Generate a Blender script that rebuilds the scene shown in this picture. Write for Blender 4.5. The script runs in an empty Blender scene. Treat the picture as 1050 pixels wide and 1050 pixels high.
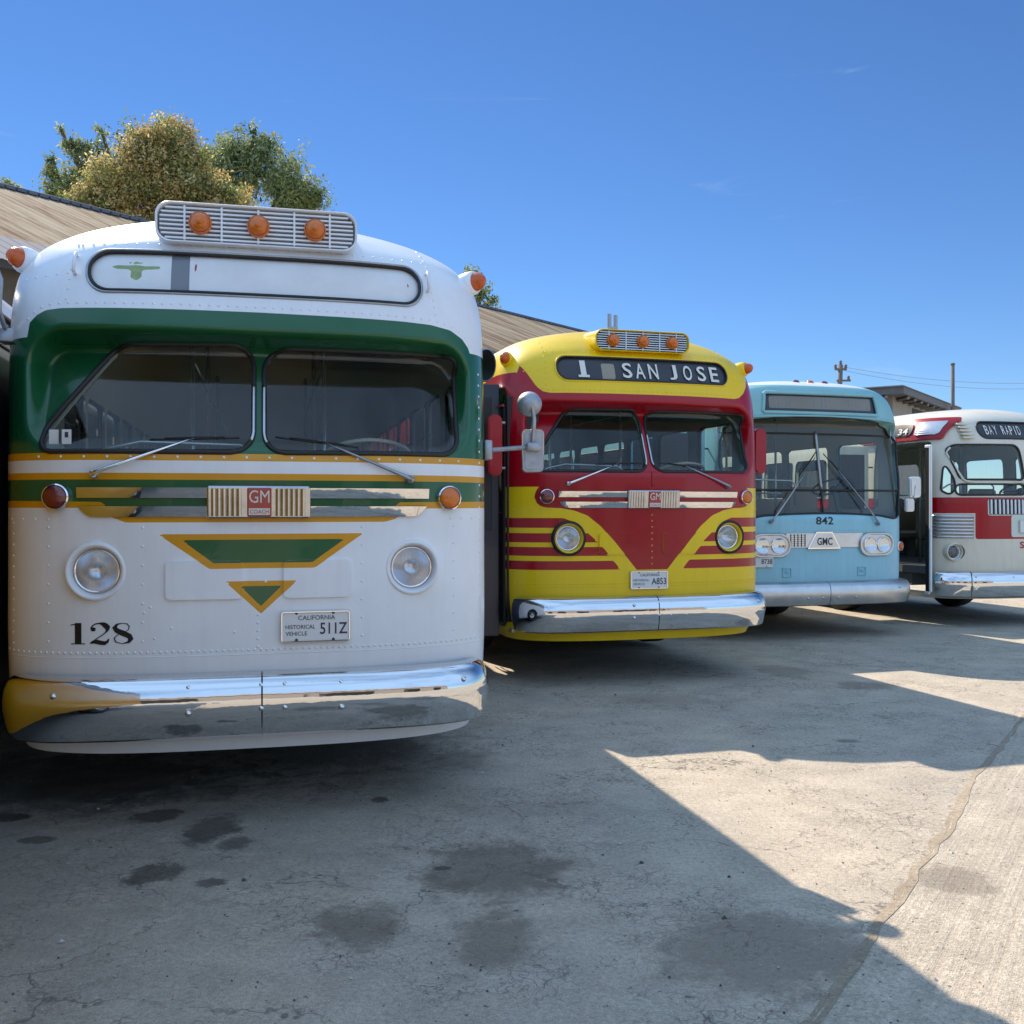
import bpy, math, random
import numpy as np
from mathutils import Vector, Matrix
R = math.radians
random.seed(7); rng = np.random.default_rng(7)
SC = bpy.context.scene
COL = SC.collection
# ---------------------------------------------------------------- camera, sky, sun, exposure
cam = bpy.data.cameras.new('camera'); camo = bpy.data.objects.new('camera', cam); COL.objects.link(camo)
cam.sensor_width = 36; cam.lens = 36.0; cam.clip_start = .05; cam.clip_end = 3000
camo.location = (0, 0, 1.55); camo.rotation_euler = (R(90), 0, 0); cam.shift_y = -3/1050
SC.camera = camo
LX, LY = .578, -.985                   # horizontal travel of the light for each metre it falls
SUN_EL = math.atan2(1, math.hypot(LX, LY)); SUN_AZ = math.atan2(-LX, -LY)     # clockwise from +Y
FILL_HAZE = (3.3, 5.0, 7.6)
world = bpy.data.worlds.new('World'); SC.world = world; world.use_nodes = True
wn = world.node_tree; bg = wn.nodes['Background']; sky = wn.nodes.new('ShaderNodeTexSky')
sky.sky_type = 'NISHITA'; sky.sun_disc = False; sky.sun_elevation = SUN_EL; sky.sun_rotation = SUN_AZ
sky.air_density = .85; sky.dust_density = 0; sky.ozone_density = 3.2; sky.altitude = 50
hs_ = wn.nodes.new('ShaderNodeHueSaturation'); hs_.inputs['Saturation'].default_value = 1.12; wn.links.new(sky.outputs[0], hs_.inputs['Color']); tn = wn.nodes.new('ShaderNodeMix'); tn.data_type = 'RGBA'; tn.blend_type = 'MULTIPLY'; tn.inputs[0].default_value = 1; tn.inputs[7].default_value = (.53, .62, .745, 1); wn.links.new(hs_.outputs[0], tn.inputs[6]); 
# fill glow added unseen overhead and behind the photographer to lift the shade, thin wisps in front
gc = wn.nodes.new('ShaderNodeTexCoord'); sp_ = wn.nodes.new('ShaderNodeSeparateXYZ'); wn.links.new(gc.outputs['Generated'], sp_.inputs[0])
def wmr(src, a, b, c, d):
    n = wn.nodes.new('ShaderNodeMapRange'); n.interpolation_type = 'SMOOTHSTEP'
    for i, q in enumerate((a, b, c, d)): n.inputs[i+1].default_value = q
    wn.links.new(src, n.inputs[0]); return n.outputs[0]
def wmath(op, a, b):
    n = wn.nodes.new('ShaderNodeMath'); n.operation = op; n.use_clamp = True
    for i, q in enumerate((a, b)):
        if isinstance(q, float): n.inputs[i].default_value = q
        else: wn.links.new(q, n.inputs[i])
    return n.outputs[0]
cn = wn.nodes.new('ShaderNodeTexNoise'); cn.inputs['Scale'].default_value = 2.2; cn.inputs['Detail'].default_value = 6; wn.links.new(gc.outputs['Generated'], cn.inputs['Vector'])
fill_mask = wmath('MAXIMUM', wmr(sp_.outputs['Y'], .35, -.35, 0, 1), wmr(sp_.outputs['Z'], .52, .85, 0, 1))
fill_mask = wmath('MULTIPLY', fill_mask, wmr(cn.outputs[0], .30, .62, .45, 1)); fill_mask = wmath('MULTIPLY', fill_mask, wmr(sp_.outputs['Z'], .0, .22, .25, 1))
cm_ = wn.nodes.new('ShaderNodeMapping'); cm_.inputs['Scale'].default_value = (2.2, 2.2, 15); wn.links.new(gc.outputs['Generated'], cm_.inputs['Vector'])
wi = wn.nodes.new('ShaderNodeTexNoise'); wi.inputs['Scale'].default_value = 2.6; wi.inputs['Detail'].default_value = 9; wi.inputs['Roughness'].default_value = .62; wi.inputs['Distortion'].default_value = .6; wn.links.new(cm_.outputs[0], wi.inputs['Vector'])
wisp = wmr(wi.outputs[0], .64, .84, 0, .22)
c1 = wn.nodes.new('ShaderNodeMix'); c1.data_type = 'RGBA'; wn.links.new(wisp, c1.inputs[0]); wn.links.new(tn.outputs[2], c1.inputs[6]); c1.inputs[7].default_value = (4., 4.8, 5.4, 1)
c2 = wn.nodes.new('ShaderNodeMix'); c2.data_type = 'RGBA'; wn.links.new(fill_mask, c2.inputs[0]); wn.links.new(c1.outputs[2], c2.inputs[6]); c2.inputs[7].default_value = (*FILL_HAZE, 1)
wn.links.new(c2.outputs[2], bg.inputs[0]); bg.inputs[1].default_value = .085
sun = bpy.data.lights.new('sun', 'SUN'); suno = bpy.data.objects.new('sun', sun); COL.objects.link(suno)
sun.energy = 3.7; sun.angle = R(.5); sun.color = (1, .86, .70)
suno.rotation_euler = Vector((LX, LY, -1)).to_track_quat('-Z', 'Y').to_euler()
suno.location = (-10, 20, 30)
SC.view_settings.view_transform = 'Standard'; SC.view_settings.look = 'None'; SC.view_settings.gamma = 1
SC.view_settings.exposure = 1.05
SC.render.engine = 'CYCLES'; SC.cycles.max_bounces = 8; SC.cycles.transparent_max_bounces = 24
SC.cycles.glossy_bounces = 4; SC.cycles.caustics_reflective = False; SC.cycles.caustics_refractive = False
import math
import numpy as np
# ---------------------------------------------------------------- body surfaces
def crom(tab, n=400):
    tab = np.array(tab, float); out = []
    m = len(tab)
    for i in range(m-1):
        p0 = tab[max(i-1,0)]; p1 = tab[i]; p2 = tab[i+1]; p3 = tab[min(i+2,m-1)]
        for t in np.linspace(0,1,24,endpoint=False):
            t2=t*t; t3=t2*t
            out.append(.5*((2*p1)+(-p0+p2)*t+(2*p0-5*p1+4*p2-p3)*t2+(-p0+3*p1-3*p2+p3)*t3))
    out.append(tab[-1]); out = np.array(out)
    out[:,0] = np.maximum.accumulate(out[:,0]+np.arange(len(out))*1e-7)
    return out
def sstep(a, b, x):
    t = np.clip((x-a)/(b-a), 0, 1); return t*t*(3-2*t)
def rrect(x, z, cx, cz, hx, hz, r):            # >0 inside
    qx = np.abs(x-cx)-hx+r; qz = np.abs(z-cz)-hz+r
    return r-(np.hypot(np.maximum(qx,0), np.maximum(qz,0))+np.minimum(np.maximum(qx,qz),0))
def poly(x, z, pts, r=0.0):                    # signed distance to a polygon, >0 inside
    x = np.asarray(x, float); z = np.asarray(z, float)
    d = np.full(x.shape, 1e9); s = np.zeros(x.shape, bool); n = len(pts)
    for i in range(n):
        ax, az = pts[i]; bx, bz = pts[(i+1)%n]
        ex, ez = bx-ax, bz-az; wx, wz = x-ax, z-az
        t = np.clip((wx*ex+wz*ez)/(ex*ex+ez*ez+1e-12), 0, 1)
        d = np.minimum(d, (wx-ex*t)**2+(wz-ez*t)**2)
        c = (az > z) != (bz > z)
        with np.errstate(all='ignore'):
            s ^= c & (x < (bx-ax)*(z-az)/((bz-az) if bz != az else 1e-12)+ax)
    d = np.sqrt(d)
    return np.where(s, d, -d)+r
class Body:
    """rings: (z, front setback, half width, corner depth); plan outline is a superellipse"""
    def __init__(s, rings, L, n=2.8, recess=None):
        R = crom(rings); s.L = L; s.n = n; s.recess = recess
        d = np.r_[0, np.cumsum(np.hypot(np.hypot(np.diff(R[:,0]), np.diff(R[:,1])), np.diff(R[:,2])*.7))]
        s.R = R; s.V = d; s.vmax = d[-1]
        th = np.linspace(0, math.pi/2, 4000); c = .6
        x = 1.22*np.sin(th)**(2/n); y = c*(1-np.cos(th)**(2/n))
        a = np.r_[0, np.cumsum(np.hypot(np.diff(x), np.diff(y)))]
        s.ath = a; s.th = th; s.A = a[-1]; s.B = L-2*.6
    def ring(s, v):
        return [np.interp(v, s.V, s.R[:,k]) for k in range(4)]
    def P(s, u, v):                            # u: arc length round the plan, 0 at front centre
        z, yf, w, c = s.ring(v); sg = np.sign(u); a = np.abs(u); n = s.n
        seg = np.where(a < s.A, 0, np.where(a < s.A+s.B, 1, 2))
        af = np.where(seg == 0, a, np.where(seg == 2, 2*s.A+s.B-a, s.A))
        th = np.interp(np.clip(af, 0, s.A), s.ath, s.th)
        sn = np.clip(np.sin(th), 0, 1); cs = np.clip(np.cos(th), 0, 1)
        x = w*sn**(2/n)*sg; dy = c*(1-cs**(2/n))
        yfr = yf+dy; yre = s.L-(yf+dy)
        t = np.clip((a-s.A)/s.B, 0, 1)
        y = np.where(seg == 0, yfr, np.where(seg == 2, yre, (yf+c)*(1-t)+(s.L-yf-c)*t))
        if s.recess is not None:
            y = y+np.where(seg == 0, s.recess(x, z), 0)
        return np.stack([x, y, z], -1)
    def S(s, x, z, raw=False):                 # front surface depth for lateral x, height z
        x = np.asarray(x, float); z = np.asarray(z, float)
        yf = np.interp(z, s.R[:,0], s.R[:,1]); w = np.interp(z, s.R[:,0], s.R[:,2]); c = np.interp(z, s.R[:,0], s.R[:,3])
        q = np.clip(np.abs(x)/np.maximum(w,1e-3), 0, .9995)
        y = yf+c*(1-(1-q**s.n)**(1/s.n))
        if s.recess is not None and not raw: y = y+s.recess(x, z)
        return y
OLD_RINGS = [(.34,.05,1.18,.60),(.46,.02,1.23,.60),(.62,.005,1.25,.60),(.9,0,1.26,.60),(1.3,0,1.26,.60),(1.8,.0,1.26,.60),
 (2.15,.02,1.262,.60),(2.4,.05,1.262,.60),(2.55,.08,1.262,.60),(2.68,.12,1.257,.61),(2.80,.17,1.235,.62),(2.91,.25,1.185,.66),
 (3.00,.35,1.11,.72),(3.08,.46,.985,.78),(3.15,.60,.79,.85),(3.20,.78,.54,.9),(3.23,.98,.28,.95),(3.24,1.2,.0,1.0)]
def old_recess(x, z):
    d = rrect(x, z, 0, 2.13, 1.13, .33, .20)
    return (.025+.25*np.clip((z-1.80)/.65,0,1))*sstep(0, .10, d)
NEW_RINGS = [(.40,.06,1.20,.5),(.5,.02,1.25,.5),(.65,0,1.27,.5),(1.0,0,1.28,.5),(1.4,0,1.28,.5),(1.8,.0,1.275,.5),(2.2,.01,1.265,.5),
 (2.55,.02,1.245,.5),(2.68,.03,1.225,.5),(2.8,.04,1.19,.52),(2.92,.06,1.13,.56),(3.02,.12,1.02,.64),(3.09,.26,.80,.75),(3.13,.5,.45,.9),(3.14,.8,0,1.0)]
def new_recess(x, z):
    d = rrect(x, z, 0, 2.04, 1.24, .60, .16)
    return (.02+.16*np.clip((z-1.4)/1.1,0,1))*sstep(0,.06,d)
BAY_RINGS = [(.36,.10,1.14,.65),(.48,.03,1.19,.65),(.62,.005,1.215,.65),(.9,0,1.22,.65),(1.3,0,1.22,.65),(1.7,.01,1.22,.65),
 (2.1,.05,1.21,.67),(2.35,.10,1.19,.68),(2.5,.14,1.17,.70),(2.62,.19,1.14,.74),(2.73,.27,1.09,.8),(2.82,.38,1.0,.86),(2.89,.52,.84,.92),(2.94,.74,.55,.97),(2.955,.9,.28,1.0),(2.96,1.05,0,1.0)]
H = 1.55; Y0 = 522.0; F = 1050.0
POSE = {  # X, Y of the front centre, yaw deg, z offset
 'b1': (-1.275, 5.14, 13.5, .0), 'b2': (1.245, 9.10, 16.5, .05), 'b3': (3.74, 12.25, 17.5, 0.), 'b4': (6.85, 13.6, 17.0, 0.), 'b0': (-2.60, -.12, 13.5, .0)}
BODIES = {'b1': Body(OLD_RINGS, 10.2, 3.0, old_recess), 'b2': Body(OLD_RINGS, 10.2, 3.0, old_recess),
 'b3': Body(NEW_RINGS, 11.0, 3.6, new_recess), 'b4': Body(BAY_RINGS, 8.6, 2.5, None), 'b0': Body(BAY_RINGS, 10.2, 3.0, None)}
#END
# ---------------------------------------------------------------- materials
MATS = {}
def mat(name, col=(.5,.5,.5), rough=.5, metal=0., coat=0., bump=0., bscale=30., var=0., vscale=3., spec=.5, dirt=0., streak=0.):
    if name in MATS: return MATS[name]
    m = bpy.data.materials.new(name); m.use_nodes = True; nt = m.node_tree; N = nt.nodes; L = nt.links
    b = N['Principled BSDF']
    b.inputs['Base Color'].default_value = (*col, 1); b.inputs['Roughness'].default_value = rough
    b.inputs['Metallic'].default_value = metal; b.inputs['Coat Weight'].default_value = coat
    b.inputs['Coat Roughness'].default_value = .04; b.inputs['Specular IOR Level'].default_value = spec
    tc = N.new('ShaderNodeTexCoord')
    if var or dirt:
        n = N.new('ShaderNodeTexNoise'); n.inputs['Scale'].default_value = vscale; n.inputs['Detail'].default_value = 7; n.inputs['Roughness'].default_value = .65
        L.new(tc.outputs['Object'], n.inputs['Vector'])
        mr = N.new('ShaderNodeMapRange'); mr.inputs[1].default_value = .3; mr.inputs[2].default_value = .7
        mr.inputs[3].default_value = 1-var; mr.inputs[4].default_value = 1+var*.4
        L.new(n.outputs[0], mr.inputs[0]); fac = mr.outputs[0]
        if streak:
            mp = N.new('ShaderNodeMapping'); mp.inputs['Scale'].default_value = (13, 13, .9); L.new(tc.outputs['Object'], mp.inputs['Vector'])
            n3 = N.new('ShaderNodeTexNoise'); n3.inputs['Scale'].default_value = 1.6; n3.inputs['Detail'].default_value = 8; n3.inputs['Roughness'].default_value = .7; L.new(mp.outputs[0], n3.inputs['Vector'])
            m3 = N.new('ShaderNodeMapRange'); m3.inputs[1].default_value = .48; m3.inputs[2].default_value = .80; m3.inputs[3].default_value = 1; m3.inputs[4].default_value = 1-streak; L.new(n3.outputs[0], m3.inputs[0])
            mu = N.new('ShaderNodeMath'); mu.operation = 'MULTIPLY'; L.new(fac, mu.inputs[0]); L.new(m3.outputs[0], mu.inputs[1]); fac = mu.outputs[0]
        mx = N.new('ShaderNodeMix'); mx.data_type = 'RGBA'; mx.blend_type = 'MULTIPLY'; mx.inputs[0].default_value = 1
        mx.inputs[6].default_value = (*col, 1); L.new(fac, mx.inputs[7]); L.new(mx.outputs[2], b.inputs['Base Color'])
        r2 = N.new('ShaderNodeMapRange'); r2.inputs[3].default_value = max(rough-.04, 0); r2.inputs[4].default_value = min(rough+.1+dirt, 1)
        L.new(n.outputs[0], r2.inputs[0]); L.new(r2.outputs[0], b.inputs['Roughness'])
    if bump:
        n = N.new('ShaderNodeTexNoise'); n.inputs['Scale'].default_value = bscale; n.inputs['Detail'].default_value = 3
        L.new(tc.outputs['Object'], n.inputs['Vector'])
        bp = N.new('ShaderNodeBump'); bp.inputs['Strength'].default_value = 1; bp.inputs['Distance'].default_value = bump
        L.new(n.outputs[0], bp.inputs['Height']); L.new(bp.outputs[0], b.inputs['Normal'])
        if coat: L.new(bp.outputs[0], b.inputs['Coat Normal'])
    MATS[name] = m; return m
def glassmat(name, tint=(.8,.86,.84), refl=.10, rough=0.0, wave=0.):
    m = bpy.data.materials.new(name); m.use_nodes = True; nt = m.node_tree; N = nt.nodes; L = nt.links
    N.remove(N['Principled BSDF']); out = N['Material Output']
    t = N.new('ShaderNodeBsdfTransparent'); t.inputs[0].default_value = (*tint, 1)
    g = N.new('ShaderNodeBsdfGlossy'); g.inputs['Roughness'].default_value = rough
    lw = N.new('ShaderNodeLayerWeight'); lw.inputs[0].default_value = .5
    pw = N.new('ShaderNodeMath'); pw.operation = 'POWER'; pw.inputs[1].default_value = 4.5; L.new(lw.outputs['Facing'], pw.inputs[0])
    ad = N.new('ShaderNodeMath'); ad.operation = 'MULTIPLY_ADD'; ad.inputs[1].default_value = .9; ad.inputs[2].default_value = refl; ad.use_clamp = True; L.new(pw.outputs[0], ad.inputs[0])
    mx = N.new('ShaderNodeMixShader'); L.new(ad.outputs[0], mx.inputs[0]); L.new(t.outputs[0], mx.inputs[1]); L.new(g.outputs[0], mx.inputs[2])
    if wave:
        tc = N.new('ShaderNodeTexCoord'); wv = N.new('ShaderNodeTexNoise'); wv.inputs['Scale'].default_value = 90
        bp = N.new('ShaderNodeBump'); bp.inputs['Distance'].default_value = wave; L.new(tc.outputs['Object'], wv.inputs['Vector'])
        L.new(wv.outputs[0], bp.inputs['Height']); L.new(bp.outputs[0], g.inputs['Normal'])
    L.new(mx.outputs[0], out.inputs[0]); MATS[name] = m; return m
PB = dict(coat=.28, spec=.38, streak=.07, bump=.0013, bscale=4.5, var=.07, vscale=2.)
mat('white_paint', (.84,.86,.88), .30, **PB)
mat('green_paint', (.008,.105,.035), .2, coat=.5, bump=.0013, bscale=4.5, var=.07, vscale=2., spec=.4)
mat('gold_paint', (.70,.32,.008), .3, **PB)
mat('yellow_paint', (.88,.60,.004), .32, **PB)
mat('red_paint', (.37,.0015,.010), .22, **PB)
mat('blue_paint', (.28,.60,.72), .34, streak=.12, coat=.35, bump=.0008, bscale=6., var=.10, vscale=2.5)
mat('teal_paint', (.25,.52,.54), .36, coat=.3, bump=.0008, bscale=6., var=.10, vscale=2.5)
mat('cream_paint', (.74,.69,.56), .38, streak=.12, coat=.3, bump=.0008, bscale=6., var=.08, vscale=2.)
mat('maroon_paint', (.38,.002,.009), .3, **PB)
mat('dark_blue_paint', (.010,.014,.03), .35, coat=.3)
mat('pale_blue_paint', (.36,.43,.54), .38, coat=.3)
mat('grey_roof', (.30,.31,.33), .5, var=.2)
mat('chrome', (.73,.74,.75), .045, 1., bump=.0022, bscale=5.)
mat('chrome_smooth', (.88,.88,.88), .06, 1.)
mat('aluminium', (.62,.62,.62), .30, 1., bump=.0006, bscale=25., var=.15, vscale=6)
mat('badge_metal', (.50,.51,.53), .12, 1., bump=.002, bscale=10., var=.2, vscale=9)
mat('reflector_metal', (.72,.74,.78), .22, 1.)
mat('dull_metal', (.42,.43,.44), .38, .9, var=.2, vscale=12)
mat('galvanised', (.42,.44,.47), .45, .6, var=.2, vscale=20)
mat('rubber', (.018,.018,.018), .55)
mat('black', (.006,.006,.007), .5)
mat('amber_lens', (.66,.15,.0), .15, coat=.6, bump=.002, bscale=60.)
mat('red_lens', (.16,.012,.008), .16, coat=.9, bump=.002, bscale=60.)
mat('orange_lens', (.58,.09,.002), .22, coat=.4, bump=.002, bscale=60.)
mat('roll_white', (.76,.76,.75), .5, coat=.3, var=.10, vscale=5)
mat('roll_grey', (.17,.18,.20), .4, coat=.5)
mat('roll_black', (.035,.037,.045), .5, coat=.25)
mat('roll_linen', (.24,.24,.22), .8, var=.1)
mat('roll_tan', (.30,.27,.20), .6, coat=.3)
mat('letter_white', (.72,.71,.64), .5)
mat('olive_print', (.30,.38,.16), .5, var=.25, vscale=30)
mat('plate_white', (.74,.74,.73), .4)
mat('plate_ink', (.03,.03,.05), .5)
mat('emblem_red', (.38,.01,.015), .25, coat=.8)
mat('liner', (.62,.66,.62), .6)
mat('liner_green', (.34,.50,.44), .6)
mat('dash', (.05,.055,.05), .5)
mat('interior_floor', (.12,.12,.12), .7)
mat('seat_vinyl', (.05,.10,.08), .4, coat=.2)
mat('seat_tan', (.22,.17,.10), .45, coat=.2)
mat('wheel_ivory', (.55,.50,.38), .35, coat=.4)
mat('handrail', (.45,.50,.50), .25, .7)
mat('tyre', (.02,.02,.02), .75, bump=.003, bscale=60)
mat('sticker', (.7,.7,.68), .5)
mat('bay_panel', (.62,.70,.62), .35, coat=.3, var=.08)
glassmat('windshield_glass', (.90,.95,.93), .065)
glassmat('side_glass', (.88,.94,.92), .08)
glassmat('lamp_glass', (.93,.95,.97), .12, .02, .004)
def M_(n): return MATS[n]
# ---------------------------------------------------------------- mesh helpers
def tag(o, label=None, cat=None, group=None, kind=None):
    if label: o['label'] = label
    if cat: o['category'] = cat
    if group: o['group'] = group
    if kind: o['kind'] = kind
    return o
def empty(name, loc=(0,0,0), rz=0):
    o = bpy.data.objects.new(name, None); COL.objects.link(o); o.location = loc; o.rotation_euler = (0,0,rz); o.empty_display_size = .3
    return o
def link_mesh(name, V, Fc, mats, mi=None, parent=None, smooth=True, sharp=None):
    me = bpy.data.meshes.new(name)
    V = np.asarray(V, float)
    if isinstance(Fc, np.ndarray):
        nf, k = Fc.shape
        me.vertices.add(len(V)); me.vertices.foreach_set('co', V.ravel())
        me.loops.add(nf*k); me.loops.foreach_set('vertex_index', Fc.ravel().astype(np.int32))
        me.polygons.add(nf); me.polygons.foreach_set('loop_start', np.arange(0, nf*k, k, dtype=np.int32))
        me.update(calc_edges=True); me.validate()
    else:
        me.from_pydata([tuple(v) for v in V], [], Fc); me.update()
    for m in mats: me.materials.append(M_(m) if isinstance(m, str) else m)
    n = len(me.polygons)
    if mi is not None and len(mi) == n: me.polygons.foreach_set('material_index', np.asarray(mi, np.int32))
    me.polygons.foreach_set('use_smooth', np.full(n, bool(smooth)))
    if sharp is not None:
        try: me.set_sharp_from_angle(angle=R(sharp))
        except Exception: pass
    o = bpy.data.objects.new(name, me); COL.objects.link(o)
    if parent is not None: o.parent = parent
    return o
class MB:
    def __init__(s): s.v = []; s.f = []; s.m = []
    def add(s, vs, fs, m=0):
        o = len(s.v); s.v += [tuple(v) for v in vs]; s.f += [tuple(i+o for i in f) for f in fs]; s.m += [m]*len(fs); return s
    def box(s, x0, x1, y0, y1, z0, z1, m=0, b=0.):
        if b <= 0:
            vs = [(x,y,z) for z in (z0,z1) for y in (y0,y1) for x in (x0,x1)]
            return s.add(vs, [(0,2,3,1),(4,5,7,6),(0,1,5,4),(2,6,7,3),(0,4,6,2),(1,3,7,5)], m)
        pr = [(x0+b,y0),(x1-b,y0),(x1,y0+b),(x1,y1-b),(x1-b,y1),(x0+b,y1),(x0,y1-b),(x0,y0+b)]
        pi = [(x0+b,y0+b),(x1-b,y0+b),(x1-b,y0+b),(x1-b,y1-b),(x1-b,y1-b),(x0+b,y1-b),(x0+b,y1-b),(x0+b,y0+b)]
        vs = [(*p,z0) for p in pi]+[(*p,z0+b) for p in pr]+[(*p,z1-b) for p in pr]+[(*p,z1) for p in pi]
        fs = [tuple(range(7,-1,-1)), tuple(range(24,32))]
        for k in range(3):
            for i in range(8): j = (i+1)%8; fs.append((k*8+i, k*8+j, k*8+8+j, k*8+8+i))
        return s.add(vs, fs, m)
    def tube(s, pts, r, m=0, n=8, closed=False, cap=True):
        P = [Vector(p) for p in pts]; k = len(P); rr = r if hasattr(r, '__len__') else [r]*k
        up = None; rings = []
        for i in range(k):
            a = P[(i-1)%k] if (closed or i > 0) else P[i]; b = P[(i+1)%k] if (closed or i < k-1) else P[i]
            d = (b-a); d = d.normalized() if d.length > 1e-9 else Vector((0,0,1))
            if up is None:
                up = Vector((0,0,1)) if abs(d.z) < .9 else Vector((1,0,0))
            sd = d.cross(up); sd = sd.normalized() if sd.length > 1e-6 else Vector((1,0,0)); up = sd.cross(d).normalized()
            rings.append([P[i]+(sd*math.cos(t)+up*math.sin(t))*rr[i] for t in [2*math.pi*q/n for q in range(n)]])
        vs = [v for g in rings for v in g]; fs = []
        for i in range(k if closed else k-1):
            i2 = (i+1)%k
            for q in range(n):
                q2 = (q+1)%n; fs.append((i*n+q, i*n+q2, i2*n+q2, i2*n+q))
        if not closed and cap: fs += [tuple(range(n-1,-1,-1)), tuple((k-1)*n+q for q in range(n))]
        return s.add(vs, fs, m)
    def lathe(s, prof, M, m=0, n=32, ex=1.):       # prof: (radius, along axis); M: 4x4 with local z = axis
        vs = []; fs = []
        for (r, h) in prof:
            for q in range(n):
                t = 2*math.pi*q/n; vs.append(M @ Vector((r*math.cos(t)*ex, r*math.sin(t), h)))
        for i in range(len(prof)-1):
            for q in range(n):
                q2 = (q+1)%n; fs.append((i*n+q, i*n+q2, (i+1)*n+q2, (i+1)*n+q))
        return s.add(vs, fs, m)
    def prism(s, pts, M, h0, h1, m=0):             # outline in local xy, extruded along local z
        n = len(pts); vs = [M @ Vector((x,y,h0)) for x,y in pts]+[M @ Vector((x,y,h1)) for x,y in pts]
        fs = [tuple(range(n-1,-1,-1)), tuple(range(n,2*n))]+[(i,(i+1)%n,n+(i+1)%n,n+i) for i in range(n)]
        return s.add(vs, fs, m)
    def build(s, name, mats, parent=None, smooth=False, sharp=None):
        if isinstance(mats, str): mats = [mats]
        if sharp: smooth = True
        return link_mesh(name, s.v, s.f, mats, s.m, parent, smooth, sharp)
def rr2(hx, hy, r, n=6, cx=0, cy=0):
    o = []
    for (sx, sy, a0) in ((1,1,0),(-1,1,90),(-1,-1,180),(1,-1,270)):
        for q in range(n+1):
            t = R(a0+90*q/n); o.append((cx+sx*(hx-r)+r*math.cos(t), cy+sy*(hy-r)+r*math.sin(t)))
    return o
def axis(pos, d, up=(0,0,1)):                      # matrix with local z along d
    d = Vector(d).normalized(); u = Vector(up); x = u.cross(d); x = x.normalized() if x.length > 1e-6 else Vector((1,0,0)); y = d.cross(x)
    return Matrix(((x.x,y.x,d.x,pos[0]),(x.y,y.y,d.y,pos[1]),(x.z,y.z,d.z,pos[2]),(0,0,0,1)))
_tc = {}
def text2d(txt, ext=0.0, bold=0.0):
    k = (txt, bold)
    if k in _tc: return _tc[k]
    cu = bpy.data.curves.new('t', 'FONT'); cu.body = txt; cu.size = 1; cu.resolution_u = 3; cu.offset = bold; cu.align_x = 'LEFT'
    o = bpy.data.objects.new('t', cu); COL.objects.link(o); dg = bpy.context.evaluated_depsgraph_get()
    me = bpy.data.meshes.new_from_object(o.evaluated_get(dg)); V = np.array([v.co[:2] for v in me.vertices]); Fc = [tuple(p.vertices) for p in me.polygons]
    bpy.data.objects.remove(o); bpy.data.curves.remove(cu); bpy.data.meshes.remove(me)
    V = V-V.min(0); V = V/np.array([V[:,0].max(), V[:,1].max()]); _tc[k] = (V, Fc); return _tc[k]
def ribbon(path, w):                               # variable-width flat stroke in 2D -> verts, quads
    P = np.array(path, float); n = len(P); d = np.gradient(P, axis=0); d /= np.maximum(np.linalg.norm(d, axis=1, keepdims=True), 1e-9)
    nn = np.stack([-d[:,1], d[:,0]], 1); w = np.interp(np.linspace(0,1,n), np.linspace(0,1,len(w)), w)[:,None]/2
    V = np.concatenate([P+nn*w, P-nn*w]); return V, [(i, i+1, n+i+1, n+i) for i in range(n-1)]
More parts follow.
